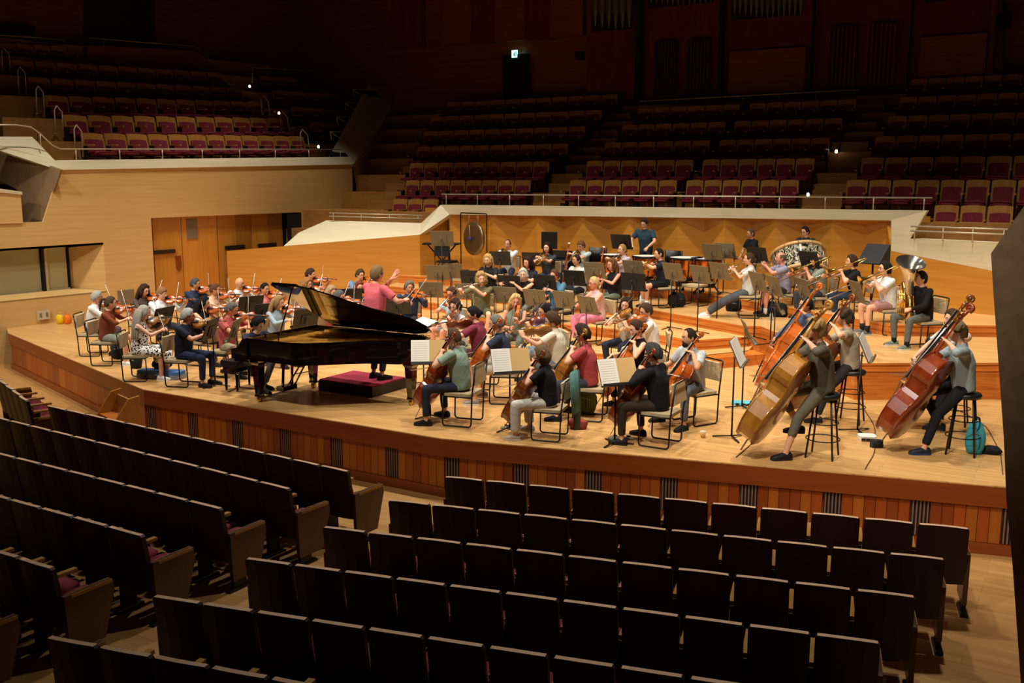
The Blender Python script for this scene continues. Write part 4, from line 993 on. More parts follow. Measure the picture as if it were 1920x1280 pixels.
# --- bags, bottles and other small things
def lump(r, seed, sx=1, sy=1, sz=1, sq=.75):
    m = MB(); rg, sg = 10, 14; rs = []; rnd = random.Random(seed); ph = [rnd.uniform(0, 6) for _ in range(4)]
    for k in range(rg+1):
        t = -math.pi/2+math.pi*k/rg; ring = []
        for i in range(sg):
            p = 2*math.pi*i/sg; c = Vector((math.cos(t)*math.cos(p), math.cos(t)*math.sin(p), math.sin(t)))
            c = Vector([math.copysign(abs(v)**sq, v) for v in c]); f = 1+.07*math.sin(3*p+ph[0])+.06*math.sin(2*p+5*t+ph[1])
            ring.append(Vector((c.x*r*sx*f, c.y*r*sy*f, max(-.9, c.z)*r*sz*f+r*sz*.9)))
        rs.append(ring)
    m.rings(rs, 0, True); return m
def bag(loc, rz, r, dims, mat, label, cat='bag', seed=1, strap=True, name='backpack'):
    o = lump(r, seed, *dims).build(name, mat, None, TR(loc, rz)); tag(o, label, cat)
    if strap:
        z = r*dims[2]*1.75; MB().tube(rounded([(-r*.4*dims[0], 0, z), (-r*.3*dims[0], 0, z+.09), (r*.3*dims[0], 0, z+.09), (r*.4*dims[0], 0, z)], .05), .010, 6).build('strap', BLK, o)
        MB().tube([(-r*dims[0]*.7, -r*dims[1]*.75, r*dims[2]*1.1), (0, -r*dims[1]*.98, r*dims[2]*1.3), (r*dims[0]*.7, -r*dims[1]*.75, r*dims[2]*1.1)], .006, 5).build('zip', GREYP, o)
    return o
def bottle(loc, label, c='c8d4d8', cap='3a5a8a', h=.22):
    o = empty('water_bottle', Matrix.Translation(loc)); tag(o, label, 'bottle')
    MB().lathe([(.001, 0), (.032, 0), (.034, .02), (.034, h*.62), (.014, h*.86), (.014, h*.92)], 14).build('body', plain('bottle_'+c, c, .15), o)
    MB().lathe([(.016, h*.9), (.016, h), (.001, h)], 12).build('cap', plain('cap_'+cap, cap, .4), o)
    return o
# ================================================================== people
SKINS = {k: plain('skin_'+k, v, .55, spec=.35) for k, v in dict(fair='e0a888', pink='d89478', tan='c8906a', brown='9c6a4a').items()}
EYEW = plain('eye_white', 'e8e2da', .3); EYED = plain('eye_dark', '2a1c14', .3); LIP = plain('lips', 'b0645a', .5); NAILS = None
def head_dir(az, el):
    """radius vector of a head for azimuth (0 = face, +Y) and elevation"""
    ce, se = math.cos(el), math.sin(el)
    x, y, z = ce*math.sin(az), ce*math.cos(az), se
    fx = max(0, y)
    X = .074*x; Y = .096*y; Z = .118*z
    if z < 0:                       # jaw
        k = min(1, -z*1.15); X *= 1-.30*k*k; Y *= 1-.10*k*(1 if y > 0 else 2.2)
        Y += .010*k*fx
    a2 = az*az
    g = lambda ez, w, s=.22: math.exp(-((el-ez)/w)**2)*math.exp(-a2/(s*s))
    nose = g(-.16, .13, .17)*.026+g(.02, .16, .12)*.010
    brow = math.exp(-((el-.26)/.12)**2)*math.exp(-a2/.35)*.006
    sock = sum(math.exp(-((el-.08)/.12)**2)*math.exp(-((az-s*.36)/.17)**2) for s in (-1, 1))*.009
    chin = math.exp(-((el+.88)/.25)**2)*math.exp(-a2/.16)*.010
    lips = g(-.50, .08, .25)*.005
    Y += (nose+brow-sock+chin+lips)
    return Vector((X, Y, Z))
def head_mesh_build():
    m = MB(); na, ne = 28, 22; rs = []
    for k in range(ne+1):
        el = -math.pi/2+math.pi*k/ne; el = max(-1.5, min(1.5, el)); ring = []
        for i in range(na):
            u = i/na*2-1; az = math.pi*(u*.55+.45*u**3); ring.append(head_dir(az, el))
        rs.append(ring)
    rs = [[p for p in reversed(r)] for r in rs]
    m.rings(rs, 0, True)
    for s in (-1, 1):
        m.ell((s*.074, -.005, -.005), (.009, .020, .032), 8, 6, 0, Matrix.Rotation(s*.25, 3, 'Z'))
        e = head_dir(s*.36, .07); m.ell(e+Vector((0, -.003, 0)), (.014, .008, .008), 8, 6, 1); m.ell(e+Vector((0, .002, 0)), (.0065, .006, .0065), 8, 6, 2)
        b = [head_dir(s*a, .27-.10*(a-.34)**2*4)+Vector((0, .002, 0)) for a in (.14, .28, .42, .56)]; m.tube(b, [.003, .004, .004, .002], 5, 2)
        n = head_dir(s*.09, -.20); m.ell(n+Vector((s*.004, -.004, -.002)), (.008, .008, .006), 6, 4, 0)
    l = [head_dir(a, -.50)+Vector((0, .0, 0)) for a in (-.26, -.13, 0, .13, .26)]; m.tube(l, [.002, .005, .006, .005, .002], 6, 3)
    return m
HEADMB = head_mesh_build()
def hand_mb(kind):
    """right hand, wrist at origin, fingers along +Y, back of hand +Z, thumb on -X"""
    m = MB()
    m.rings([[Vector((w*math.cos(t)+cx, y, .013*h*math.sin(t)-.002)) for t in (2*math.pi*i/10 for i in range(10))] for y, w, h, cx in ((-.02, .024, 1.3, 0), (.01, .030, 1.1, 0), (.045, .040, 1.05, .001), (.085, .041, .95, .002), (.098, .036, .8, .002))], 0, True)
    curl = {'grip': (62, 78, 48), 'open': (4, 6, 4), 'play': (38, 52, 34), 'flat': (12, 16, 10)}[kind]
    for i, (x, ln) in enumerate(((-.030, .074), (-.010, .082), (.011, .077), (.031, .060))):
        spread = math.radians((-9+6*i)*(1.8 if kind == 'open' else .4)); p = Vector((x, .092, -.002)); a = 0; P = [p]; 
        for j, f in enumerate((.46, .30, .24)):
            a += math.radians(curl[j]*(1 if kind != 'play' else 1+.15*i)); d = Vector((math.sin(spread)*math.cos(a), math.cos(spread)*math.cos(a), -math.sin(a))); p = p+d*ln*f; P.append(p)
        m.capsule(P, [.0095, .0088, .008, .0068], 6)
    th = {'grip': [(-.030, .022, -.008), (-.046, .055, -.026), (-.030, .082, -.042), (-.012, .094, -.046)], 'open': [(-.030, .020, -.004), (-.058, .045, -.008), (-.074, .070, -.008), (-.085, .090, -.006)],
          'play': [(-.030, .022, -.008), (-.050, .052, -.024), (-.044, .080, -.036), (-.036, .098, -.040)], 'flat': [(-.030, .022, -.006), (-.050, .050, -.012), (-.054, .075, -.014), (-.055, .092, -.016)]}[kind]
    m.capsule(th, [.013, .0115, .0095, .008], 6)
    return m
HANDMB = {k: hand_mb(k) for k in ('grip', 'open', 'play', 'flat')}
# hair: closed skull-cap, sunk below the skin where there is none
def hair_mb(style, seed=0):
    rnd = random.Random(hash(style) % 1000+seed); m = MB(); na, ne = 30, 20; rs = []
    ph = [rnd.uniform(0, 6) for _ in range(6)]
    def amount(az, el):
        a = abs(az)
        if style == 'bald': return 0
        front = .62+.10*math.cos(az*2)           # hairline at the forehead
        if style == 'fringe': front = .38
        if style == 'receding': front = .95
        if style == 'balding':                   # horseshoe only
            return 1.0 if (a > 1.15 and -.35 < el < .62 and not (a < 1.5 and el < -.05)) else 0
        low = front if a < .75 else (front+(-.12-front)*min(1, (a-.75)/.35) if a < 1.1 else -.12 if a < 1.45 else max(-.75, -.12-(a-1.45)*1.3))
        if style in ('long', 'bob', 'curly', 'wavy') and a > .9: low = -1.2 if a > 1.25 else low-(a-.9)*2.5
        return max(0, min(1, (el-low)/.10))
    vol = dict(short=.012, fringe=.014, receding=.008, balding=.007, long=.018, bob=.022, curly=.034, wavy=.024, tied=.010, bun=.010, cropped=.006, pony=.010, bald=.0, thick=.024)[style]
    for k in range(ne+1):
        el = -1.5+3.0*k/ne; ring = []
        for i in range(na):
            az = math.pi*(i/na*2-1); d = head_dir(az if abs(az) > .5 else az*1.0, el); nrm = Vector((d.x/.074, d.y/.096, d.z/.118)).normalized(); am = amount(az, el)
            noise = .35*math.sin(7*az+ph[0])*math.sin(6*el+ph[1])+.3*math.sin(13*az+ph[2]+5*el)*math.cos(9*el+ph[3])
            if style in ('curly', 'wavy'): noise *= 1.6
            base = Vector((.074*math.cos(el)*math.sin(az), .096*math.cos(el)*math.cos(az), .118*math.sin(el)))
            off = vol*(1+noise)*am-(.016)*(1-am)
            if style in ('curly', 'bob', 'wavy') and el < 0 and abs(az) > 1: off += .012*am
            ring.append((base if am > 0 else base*.97)+nrm*off)
        rs.append(list(reversed(ring)))
    m.rings(rs, 0, True)
    if style in ('long', 'wavy'):
        Ln = .34 if style == 'long' else .16
        for a in (-2.0, -2.35, -2.75, 3.14, 2.75, 2.35, 2.0):
            p0 = Vector((.078*math.sin(a), .10*math.cos(a)-.004, .02)); j = rnd.uniform(-.01, .01)
            m.capsule([p0, p0+Vector((p0.x*.22+j, -.012, -.12)), p0+Vector((p0.x*.30, -.004+j, -.12-Ln*.5)), p0+Vector((p0.x*.15+j, .01, -.12-Ln))], [.030, .034, .030, .014], 8)
    if style == 'pony': m.capsule([(0, -.10, .05), (0, -.155, .03), (0, -.165, -.06), (0, -.14, -.17)], [.022, .030, .026, .010], 8)
    if style == 'bun': m.ell((0, -.105, .055), (.042, .040, .040), 10, 8)
    if style == 'tied': m.ell((0, -.105, -.03), (.028, .030, .040), 10, 8)
    if style == 'curly':
        for i in range(26):
            a = rnd.uniform(.9, 5.38); e = rnd.uniform(-.5, 1.2); d = Vector((.098*math.cos(e)*math.sin(a), .118*math.cos(e)*math.cos(a), .138*math.sin(e))); m.ell(d, (.026, .026, .026), 6, 5)
    return m
HAIRME = {}
def hair_mesh(style, col):
    k = (style, col)
    if k not in HAIRME:
        nm = 'hair_'+col
        if nm not in MATS:
            m, nt, b = _nt(nm); n = nt.nodes.new('ShaderNodeTexNoise'); n.inputs['Scale'].default_value = 60; mx = nt.nodes.new('ShaderNodeMix'); mx.data_type = 'RGBA'; c = srgb(col)
            mx.inputs[6].default_value = (c[0]*.6, c[1]*.6, c[2]*.6, 1); mx.inputs[7].default_value = (min(1, c[0]*1.25), min(1, c[1]*1.25), min(1, c[2]*1.25), 1); nt.links.new(n.outputs[0], mx.inputs[0]); nt.links.new(mx.outputs[2], b.inputs['Base Color']); b.inputs['Roughness'].default_value = .8; b.inputs['Specular IOR Level'].default_value = .2
            bp = nt.nodes.new('ShaderNodeBump'); bp.inputs['Strength'].default_value = .6; bp.inputs['Distance'].default_value = .01; nt.links.new(n.outputs[0], bp.inputs['Height']); nt.links.new(bp.outputs[0], b.inputs['Normal']); MATS[nm] = m
        HAIRME[k] = hair_mb(style).mesh('hair', MATS[nm])
    return HAIRME[k]
GLS = MB()
for s in (-1, 1):
    GLS.tube([(s*.031+.022*math.cos(t), .098, .008+.017*math.sin(t)) for t in (i/14*2*math.pi for i in range(14))], .0022, 5, 0, True)
    GLS.tube([(s*.053, .097, .012), (s*.076, .06, .012), (s*.078, -.01, .004)], .002, 5)
GLS.tube([(-.009, .101, .010), (.009, .101, .010)], .002, 5)
GLSME = GLS.mesh('glasses', EBONY)
SHOE = {}
def shoe_mesh(c, sole):
    k = (c, sole)
    if k not in SHOE:
        m = MB(); rs = []
        for y, w, h in ((-.075, .022, .055), (-.06, .034, .075), (-.02, .038, .085), (.03, .040, .075), (.09, .046, .055), (.14, .042, .042), (.172, .022, .028)):
            rs.append([Vector((-w, y, 0)), Vector((-w*1.02, y, h*.45)), Vector((-w*.6, y, h*.9)), Vector((0, y, h)), Vector((w*.6, y, h*.9)), Vector((w*1.02, y, h*.45)), Vector((w, y, 0))])
        m.rings(rs, 0, True)
        for i in range(len(rs)-1):
            pass
        poly = [(r[0].x*1.06, r[0].y) for r in rs]+[(r[-1].x*1.06, r[0].y) for r in reversed(rs)]
        m.prism(poly, -.012, .014, 1)
        SHOE[k] = m.mesh('shoe', [cloth(c, rough=.6), plain('sole_'+sole, sole, .7)])
    return SHOE[k]
def ik(S, H, l1, l2, pole):
    S = Vector(S); H = Vector(H); d = H-S; D = d.length
    if D > (l1+l2)*.995: f = D/((l1+l2)*.995); l1 *= f; l2 *= f
    dn = d.normalized(); a = (l1*l1-l2*l2+D*D)/(2*D); h = math.sqrt(max(0, l1*l1-a*a)); p = Vector(pole); p = (p-dn*p.dot(dn)).normalized()
    return S+dn*a+p*h
PENDING = []     # meshes waiting for the single remeshing pass
def ring_tube(m, cs, side, seg=14):
    """stack of ellipses: (centre, half width, half depth, axis)"""
    rs = []
    for i, (c, w, d) in enumerate(cs):
        c = Vector(c); a = Vector(cs[max(0, i-1)][0]); b = Vector(cs[min(len(cs)-1, i+1)][0]); ax = (b-a).normalized(); sd = Vector(side); sd = (sd-ax*sd.dot(ax)).normalized(); fw = ax.cross(sd)
        rs.append([c+sd*w*math.cos(t)+fw*d*math.sin(t) for t in (2*math.pi*k/seg for k in range(seg))])
    m.rings(rs, 0, True)
def person(pos, heading, P):
    """pos = floor point under the hips, heading in radians; P = dict of pose and look. Returns joints in world space."""
    st = P.get('stand', False); fem = P.get('f', False); k = P.get('k', 1.0)
    M = TR(pos, heading-math.pi/2); lean = math.radians(P.get('lean', 8)); side = math.radians(P.get('tilt', 0))
    hz = P.get('hip', .93 if st else .535)
    hip = Vector((0, 0, hz)); up = Vector((math.sin(side), math.sin(lean), math.cos(lean)*math.cos(side))).normalized()
    tw = math.radians(P.get('twist', 0)); rt = Vector((math.cos(tw), math.sin(tw), 0)); rt = (rt-up*rt.dot(up)).normalized()
    sw = (.172 if fem else .198)*k; chest = hip+up*.28; sh = hip+up*.445; nk = hip+up*.50
    sR, sL = sh+rt*sw, sh-rt*sw
    # head
    hp = math.radians(P.get('nod', 8)); hy = math.radians(P.get('look', 0)); hr = math.radians(P.get('roll', 0))
    hc = nk+Vector((0, .040, .138))+up*.01+Vector((math.sin(hr)*.08, 0, 0))
    Mh = Matrix.Translation(hc) @ Matrix.Scale(1.05, 4) @ Matrix.Rotation(hy, 4, 'Z') @ Matrix.Rotation(-hp, 4, 'X') @ Matrix.Rotation(hr, 4, 'Y')
    # legs
    sp = P.get('spread', .13); hj = .085
    ft = P.get('feet', None)
    if ft is None:
        ft = ((sp*1.0, .40, 0), (-sp*1.0, .43, 0)) if not st else ((.11, .02, 0), (-.11, .04, 0))
    legs = []
    for s, f in zip((1, -1), ft):
        h = hip+Vector((s*hj, .02 if not st else 0, -.01)); an = Vector((f[0], f[1]-.0, f[2]+.085))
        kn = ik(h, an, .43, .42, Vector((s*sp*2.2 if not st else s*.1, 1.0, .9 if not st else .1))); legs.append((h, kn, an))
    # arms
    arms = []
    for s, S in ((1, sR), (-1, sL)):
        H, pole, kind, hd, hn = P['hands'][0 if s == 1 else 1]
        H = Vector(H); E = ik(S, H, .275, .245, pole); arms.append((S, E, H, kind, hd, hn))
    # ---- body mesh
    B = MB()
    ring_tube(B, [(hip-up*.07, .10, .085), (hip, .145 if fem else .14, .105), (hip+up*.12, .125 if fem else .142, .10), (chest, .145 if fem else .165, .115), (sh-up*.05, .155*k+(.0 if fem else .02), .10), (sh+up*.015, .105, .07), (nk+up*.02, .055, .055)], rt)
    B.capsule([nk-up*.02, nk+up*.06+Vector((0, .012, 0)), hc-Vector((0, .012, .06))], [.055 if not fem else .046, .052 if not fem else .043, .05 if not fem else .042], 10)
    for S, E, H, kind, hd, hn in arms:
        B.capsule([S, S.lerp(E, .5), E], [.054*k, .048*k, .040*k] if not fem else [.046, .039, .033], 10)
        B.capsule([E, E.lerp(H, .35), H], [.040*k, .041*k, .027*k] if not fem else [.033, .034, .023], 10)
    for h, kn, an in legs:
        B.capsule([h, h.lerp(kn, .5), kn], [.078*k, .068*k, .052*k], 10); B.capsule([kn, kn.lerp(an, .3), kn.lerp(an, .7), an], [.052*k, .054*k, .042*k, .034*k], 10)
        d = Vector((0, 1, 0)); B.capsule([an-Vector((0, .02, .03)), an+Vector((0, .10, -.055))], [.035, .03], 8)
    skin = SKINS[P.get('skin', 'fair')]
    o = bpy.data.objects.new('person', B.mesh('person_body', [skin, EYEW, EYED, LIP])); COL.objects.link(o); o.matrix_world = M
    tag(o, P['label'], 'person')
    extra = [(HEADMB, Mh, 0)]
    for s, (S, E, H, kind, hd, hn) in zip((1, -1), arms):
        fd = Vector(hd) if hd is not None else (H-E); n = Vector(hn) if hn is not None else Vector((0, 0, 1))
        if abs(fd.normalized().dot(n.normalized())) > .97: n = Vector((0, -1, .2))
        extra.append((HANDMB[kind], frame(H, fd, n), s))
    PENDING.append((o, .019, extra))
    # ---- hair, glasses
    if P.get('hair', ('short', '3a2a1c'))[0] != 'bald': link('hair', hair_mesh(*P.get('hair', ('short', '3a2a1c'))), o, Mh)
    if P.get('glasses'): link('glasses', GLSME, o, Mh)
    if P.get('beard'):
        hair_mesh('cropped', P['beard']); bd_ = MB(); bd_.ell((0, .070, -.082), (.046, .038, .036), 12, 8); bd_.tube([(-.03, .093, -.045), (0, .103, -.040), (.03, .093, -.045)], .006, 6); bd_.build('beard', MATS['hair_'+P['beard']], o, Mh)
    # ---- clothes
    sleeve = P.get('sleeve', 'short'); T = MB(); gap = P.get('gap', .026)
    tz = -.02 if not P.get('untucked', True) else -.06
    ring_tube(T, [(hip+up*tz, .165, .128), (hip+up*.03, .160+gap*.4, .126+gap*.3), (hip+up*.14, (.132 if fem else .155)+gap, .11+gap), (chest, (.148 if fem else .170)+gap, .122+gap), (sh-up*.05, .162*k+gap*.7+(.0 if fem else .02), .105+gap*.6), (sh+up*.02, .110, .076), (nk+up*.018, .066, .064)], rt)
    for S, E, H, kind, hd, hn in arms:
        if sleeve == 'short': pe = [S, S.lerp(E, .4), S.lerp(E, .72)]; rr = [.068*k, .067*k, .068*k] if not fem else [.058, .056, .055]; T.capsule(pe[:2], rr[:2], 10); T.tube([S, pe[1], pe[2]], rr, 10)
        elif sleeve == 'long' or sleeve == 'rolled':
            T.capsule([S, S.lerp(E, .5), E], [.068*k, .061*k, .055*k] if not fem else [.057, .051, .046], 10)
            e_ = E.lerp(H, .92 if sleeve == 'long' else .28); T.capsule([E, E.lerp(e_, .4)], [.050*k, .048*k] if not fem else [.043, .042], 10); T.tube([E, E.lerp(e_, .5), e_], [.050*k, .047*k, .036*k if sleeve == 'long' else .048*k] if not fem else [.043, .041, .033], 10)
        else: T.capsule([S-up*.03, S+(E-S)*.06], [.050, .046], 8)
    so = bpy.data.objects.new('shirt' if not P.get('dress') else 'dress', T.mesh('shirt', P['top'])); COL.objects.link(so); so.parent = o; PENDING.append((so, .019, None))
    bt = P.get('legs', 'long'); U = MB(); wf = P.get('wide', 0.0)
    ring_tube(U, [(hip-up*.085, .12, .105), (hip-up*.04, .155, .118), (hip+up*.02, .152, .113), (hip+up*.07, .14, .10)], rt)
    if bt == 'skirt':
        L_ = P.get('skirt', .9)
        mk = (legs[0][1]+legs[1][1])/2; ma = (legs[0][2]+legs[1][2])/2
        e_ = mk.lerp(ma, L_-.45) if not st else mk
        U.capsule([legs[0][0], legs[0][1]], [.10, .085], 10); U.capsule([legs[1][0], legs[1][1]], [.10, .085], 10); U.capsule([hip+Vector((0, .05, .0)), mk+Vector((0, 0, .01))], [.11, .09], 10)
        U.tube([mk+Vector((0, .02, .03)), mk.lerp(e_, .5), e_], [.12, .16, .19], 14, flat=.75)
    else:
        for h, kn, an in legs:
            if bt == 'shorts': e_ = h.lerp(kn, .78); U.capsule([h, h.lerp(kn, .4)], [.088*k, .085*k], 10); U.tube([h, h.lerp(kn, .5), e_], [.09*k, .086*k, .088*k], 10)
            else:
                f = dict(long=.90, capri=.55).get(bt, .9); e_ = kn.lerp(an, f)
                U.capsule([h, h.lerp(kn, .5), kn], [.088*k, .078*k+wf*.3, .064*k+wf*.6], 10); U.capsule([kn, kn.lerp(e_, .3)], [.064*k+wf*.6, .062*k+wf], 10); U.tube([kn, kn.lerp(e_, .4), e_], [.064*k+wf*.6, .060*k+wf, .052*k+wf], 10)
    uo = bpy.data.objects.new({'skirt': 'skirt', 'shorts': 'shorts'}.get(bt, 'trousers'), U.mesh('trousers', P['bot'])); COL.objects.link(uo); uo.parent = o; PENDING.append((uo, .02, None))
    sc_, sl_ = P.get('shoe', ('17171a', '0c0c0c'))
    for i, (h, kn, an) in enumerate(legs):
        fy = P.get('toe', (8, -8))[i]; link('shoe', shoe_mesh(sc_, sl_), o, TR((an.x, an.y+.0, an.z-.073), -math.radians(fy), P.get('toeup', 0)))
    for i, sk in enumerate([P['socks']]*2 if P.get('socks') else []):
        h, kn, an = legs[i]; MB().tube([an-Vector((0, 0, .03)), an.lerp(kn, .22)], [.042, .046], 10).build('sock', cloth(sk), o)
    return dict(M=M, hip=hip, hc=hc, sR=sR, sL=sL, nk=nk, obj=o)
def finish_people():
    import bmesh
    for o, vx, ex in PENDING:
        m = o.modifiers.new('r', 'REMESH'); m.mode = 'VOXEL'; m.voxel_size = vx; m.use_smooth_shade = True
        s = o.modifiers.new('s', 'SMOOTH'); s.factor = .5; s.iterations = 3
    bpy.context.view_layer.update(); dg = bpy.context.evaluated_depsgraph_get()
    new = []
    for o, vx, ex in PENDING:
        new.append(bpy.data.meshes.new_from_object(o.evaluated_get(dg), depsgraph=dg))
    for (o, vx, ex), me in zip(PENDING, new):
        mats = list(o.data.materials); o.modifiers.clear()
        me.materials.clear()
        for m in mats: me.materials.append(m)
        if ex:
            bm = bmesh.new(); bm.from_mesh(me)
            for f in bm.faces: f.smooth = True; f.material_index = 0
            for mb, M, s in ex:
                vs = [M @ Vector((-p[0] if s == -1 else p[0], p[1], p[2])) for p in mb.v]; bv = [bm.verts.new(v) for v in vs]
                for f, mi in zip(mb.f, mb.m):
                    try:
                        g = bm.faces.new([bv[i] for i in (reversed(f) if s == -1 else f)]); g.smooth = True; g.material_index = mi
                    except ValueError: pass
            bm.to_mesh(me); bm.free()
        else:
            me.polygons.foreach_set('use_smooth', [True]*len(me.polygons))
        old = o.data; o.data = me; bpy.data.meshes.remove(old)
# ================================================================== who sits where
COND = Vector((0.0, 0.0, 0))
def c_(h, **k): return cloth(h, **k)
def lv(i): return (0, Z1, Z2, Z3, Z4)[i]
STR = {}
def place(px, py, level, zh, turn, P, face=None):
    """solve the floor point from the head's pixel; zh = height of head centre above that floor"""
    S = zh/1.178 if not P.get('stand') else zh/1.574
    if P.get('hip') and not P.get('stand'): S = zh/(P['hip']+.643)
    head = Vector(G(px, py, level+zh))
    tgt = Vector(face) if face is not None else COND
    d = tgt-head; hd = math.atan2(d.y, d.x)+math.radians(turn)
    if P.get('al') is not None: hd = YAW+math.pi/2-math.atan((px-960)/FPX)+math.pi+math.radians(P['al'])
    ln = math.radians(P.get('lean', 8)); off = (.51*math.sin(ln)+.040)*S
    pos = Vector((head.x-math.cos(hd)*off, head.y-math.sin(hd)*off, level))
    return pos, hd, S
_person = person
def add_person(pos, hd, S, P):
    r = _person(pos, hd, P); o = r['obj']; M = TR(pos, hd-math.pi/2) @ Matrix.Scale(S, 4); o.matrix_world = M; r['M'] = M; return r
def unscale(M): return M
def base_pts(P):
    ln = math.radians(P.get('lean', 8)); hz = P.get('hip', .93 if P.get('stand') else .535)
    up = Vector((0, math.sin(ln), math.cos(ln))); hip = Vector((0, 0, hz)); nk = hip+up*.50; sh = hip+up*.445; hc = nk+Vector((0, .040, .138))+up*.01
    return hip, sh, nk, hc
D = Vector
def role(kind, P, var):
    """hand targets and list of instrument makers (all in the player's own frame)"""
    hip, sh, nk, hc = base_pts(P); mk = []
    mouth = hc+D((0, .103, -.065))
    if kind in ('violin', 'viola'):
        roll = math.radians(var.get('vroll', 48)); az = math.radians(var.get('vaz', 40)); dip = var.get('dip', .0)
        o = D((-.075, nk.y+.055, nk.z+.015)); v = D((-math.sin(az), math.cos(az), dip)).normalized()
        rt = v.cross(D((0, 0, 1))).normalized(); n0 = rt.cross(v); n = (n0*math.cos(roll)+rt*math.sin(roll)).normalized()
        p = fiddle_par(kind); o = o-n*.02
        d = n.cross(v).normalized(); con = o+v*(p['L']*.66)+n*(p['zt']+.035); s = var.get('bow', .34); frog = con-d*s
        hl = o+v*(p['yn']-.05)-n*.012
        mk.append(lambda M, lab: fiddle(kind, var['varn'], M @ frame(o, v, n), kind+' '+lab))
        mk.append(lambda M, lab: bow(M @ frog, M.to_3x3() @ d, M.to_3x3() @ n, .72, 'bow '+lab))
        hr = frog+d*.02-v*.02
        hands = ((hr-d*.0+D((.02, -.03, .03)), D((.8, -.2, -.55)), 'grip', d*.35+D((-.3, .5, -.2)), n+D((.4, 0, .3))), (hl+D((0, -.05, -.055)), D((-.5, .1, -1)), 'grip', D((.15, .25, .6)), -n*.4+D((-.6, -.5, .0))))
        return hands, mk, dict(nod=var.get('nod', 14), look=var.get('look', 22), roll=var.get('hroll', -8))
    if kind == 'cello':
        bb = D((.02, .57, .20)); top = D((-.17, -.02, 1.22)); v = (top-bb).normalized(); n = D((var.get('cn', .25), .9, .45)); p = fiddle_par('cello')
        Mx = frame(bb, v, n); n = D(Mx.col[2][:3]); bb = bb-n*.03; Mx = frame(bb, v, n)
        d = (n.cross(v)*-1).normalized(); d = (d+v*.12).normalized(); con = bb+v*(p['L']*.66)+n*(p['zt']+.075); s = var.get('bow', .30); frog = con-d*s
        hl = bb+v*(p['L']+.15)+n*(p['zt']-.035)
        mk.append(lambda M, lab: fiddle('cello', var['varn'], M @ Mx, 'cello '+lab))
        mk.append(lambda M, lab: bow(M @ frog, M.to_3x3() @ d, M.to_3x3() @ n, .70, 'cello bow '+lab))
        hands = ((frog+D((.02, -.02, .05)), D((.6, -.25, -.7)), 'grip', d*.7+D((0, .35, -.3)), n+D((0, 0, .5))), (hl+D((-.075, .0, -.01)), D((-.7, .15, -.8)), 'grip', D((.9, .15, .2)), D((-.2, 0, 1))))
        return hands, mk, dict(nod=var.get('nod', 12), look=var.get('look', 10), roll=4)
    if kind == 'bass':
        bb = D((-.02, .78, .19)); top = D((-.32, -.06, 1.80)); v = (top-bb).normalized(); n = D((.55, .80, .25)); p = fiddle_par('bass')
        Mx = frame(bb, v, n); n = D(Mx.col[2][:3]); bb = bb-n*.06; Mx = frame(bb, v, n)
        d = D((-.9, .35, .05)); d = (d-n*d.dot(n)).normalized(); con = bb+v*(p['L']*.62)+n*(p['zt']+.09); frog = con-d*.22
        hl = bb+v*(p['yn']-.24)+n*(p['zt']-.05)
        mk.append(lambda M, lab: fiddle('bass', var['varn'], M @ Mx, 'double bass '+lab))
        if var.get('bowing', True): mk.append(lambda M, lab: bow(M @ frog, M.to_3x3() @ d, M.to_3x3() @ n, .68, 'bass bow '+lab))
        hands = ((frog+D((.0, -.03, .03)), D((.8, -.5, .2)), 'grip', D((-.2, .6, -.6)), D((.3, .5, .6))), (hl+D((-.05, -.04, -.03)), D((-1, -.1, -.3)), 'grip', D((.55, .35, .5)), D((-.5, -.3, .7))))
        return hands, mk, dict(nod=8, look=-6, roll=4)
    if kind == 'flute':
        o = mouth+D((0, .012, 0)); v = D((.93, .22, -.20)).normalized()
        mk.append(lambda M, lab: wind('flute', M @ frame(o, v, D((0, .3, 1))), 'flute '+lab))
        return ((o+v*.42+D((.01, -.06, -.05)), D((.6, -.6, -.5)), 'play', D((.0, .8, .3)), D((0, -.3, 1))), (o+v*.20+D((-.06, .07, -.05)), D((-.6, .1, -.8)), 'play', D((.7, -.4, .3)), D((-.3, .6, .6)))), mk, dict(nod=6, look=18, roll=6)
    if kind in ('clarinet', 'oboe'):
        o = mouth; v = D((0, .62 if kind == 'clarinet' else .72, -.78)).normalized()
        mk.append(lambda M, lab: wind(kind, M @ frame(o, v, D((0, .8, .6))), kind+' '+lab))
        return ((o+v*.40+D((.035, -.03, -.04)), D((1, -.2, -.5)), 'play', D((-.55, .6, .1)), D((.7, .3, .6))), (o+v*.22+D((-.035, -.03, -.04)), D((-1, -.2, -.5)), 'play', D((.55, .6, .1)), D((-.7, .3, .6)))), mk, dict(nod=8)
    if kind == 'bassoon':
        o = D((.20, .40, .30)); v = D((-.26, .03, 1)).normalized()
        mk.append(lambda M, lab: wind('bassoon', M @ frame(o, v, D((0, -1, .05))), 'bassoon '+lab))
        return ((o+v*.30+D((.05, -.05, 0)), D((1, -.4, -.3)), 'grip', D((-.4, .7, .1)), D((.6, .2, .6))), (o+v*.62+D((-.05, -.05, 0)), D((-1, -.2, -.5)), 'grip', D((.5, .6, .2)), D((-.6, .2, .6)))), mk, dict(nod=4)
    if kind == 'horn':
        o = mouth; y = D((.12, .75, -.62)).normalized(); x = D((.75, -.45, -.25)); z = x.cross(y)
        Mx = frame(o, y, z)
        mk.append(lambda M, lab: wind('horn', M @ Mx, 'french horn '+lab))
        return ((Mx @ D((.18, .10, -.06)), D((1, -.3, -.4)), 'grip', D((-.4, .5, .2)), D((.5, 0, .8))), (Mx @ D((-.02, .26, .04)), D((-.8, .1, -.7)), 'grip', D((.6, .3, .2)), D((-.3, .2, .9)))), mk, dict(nod=4)
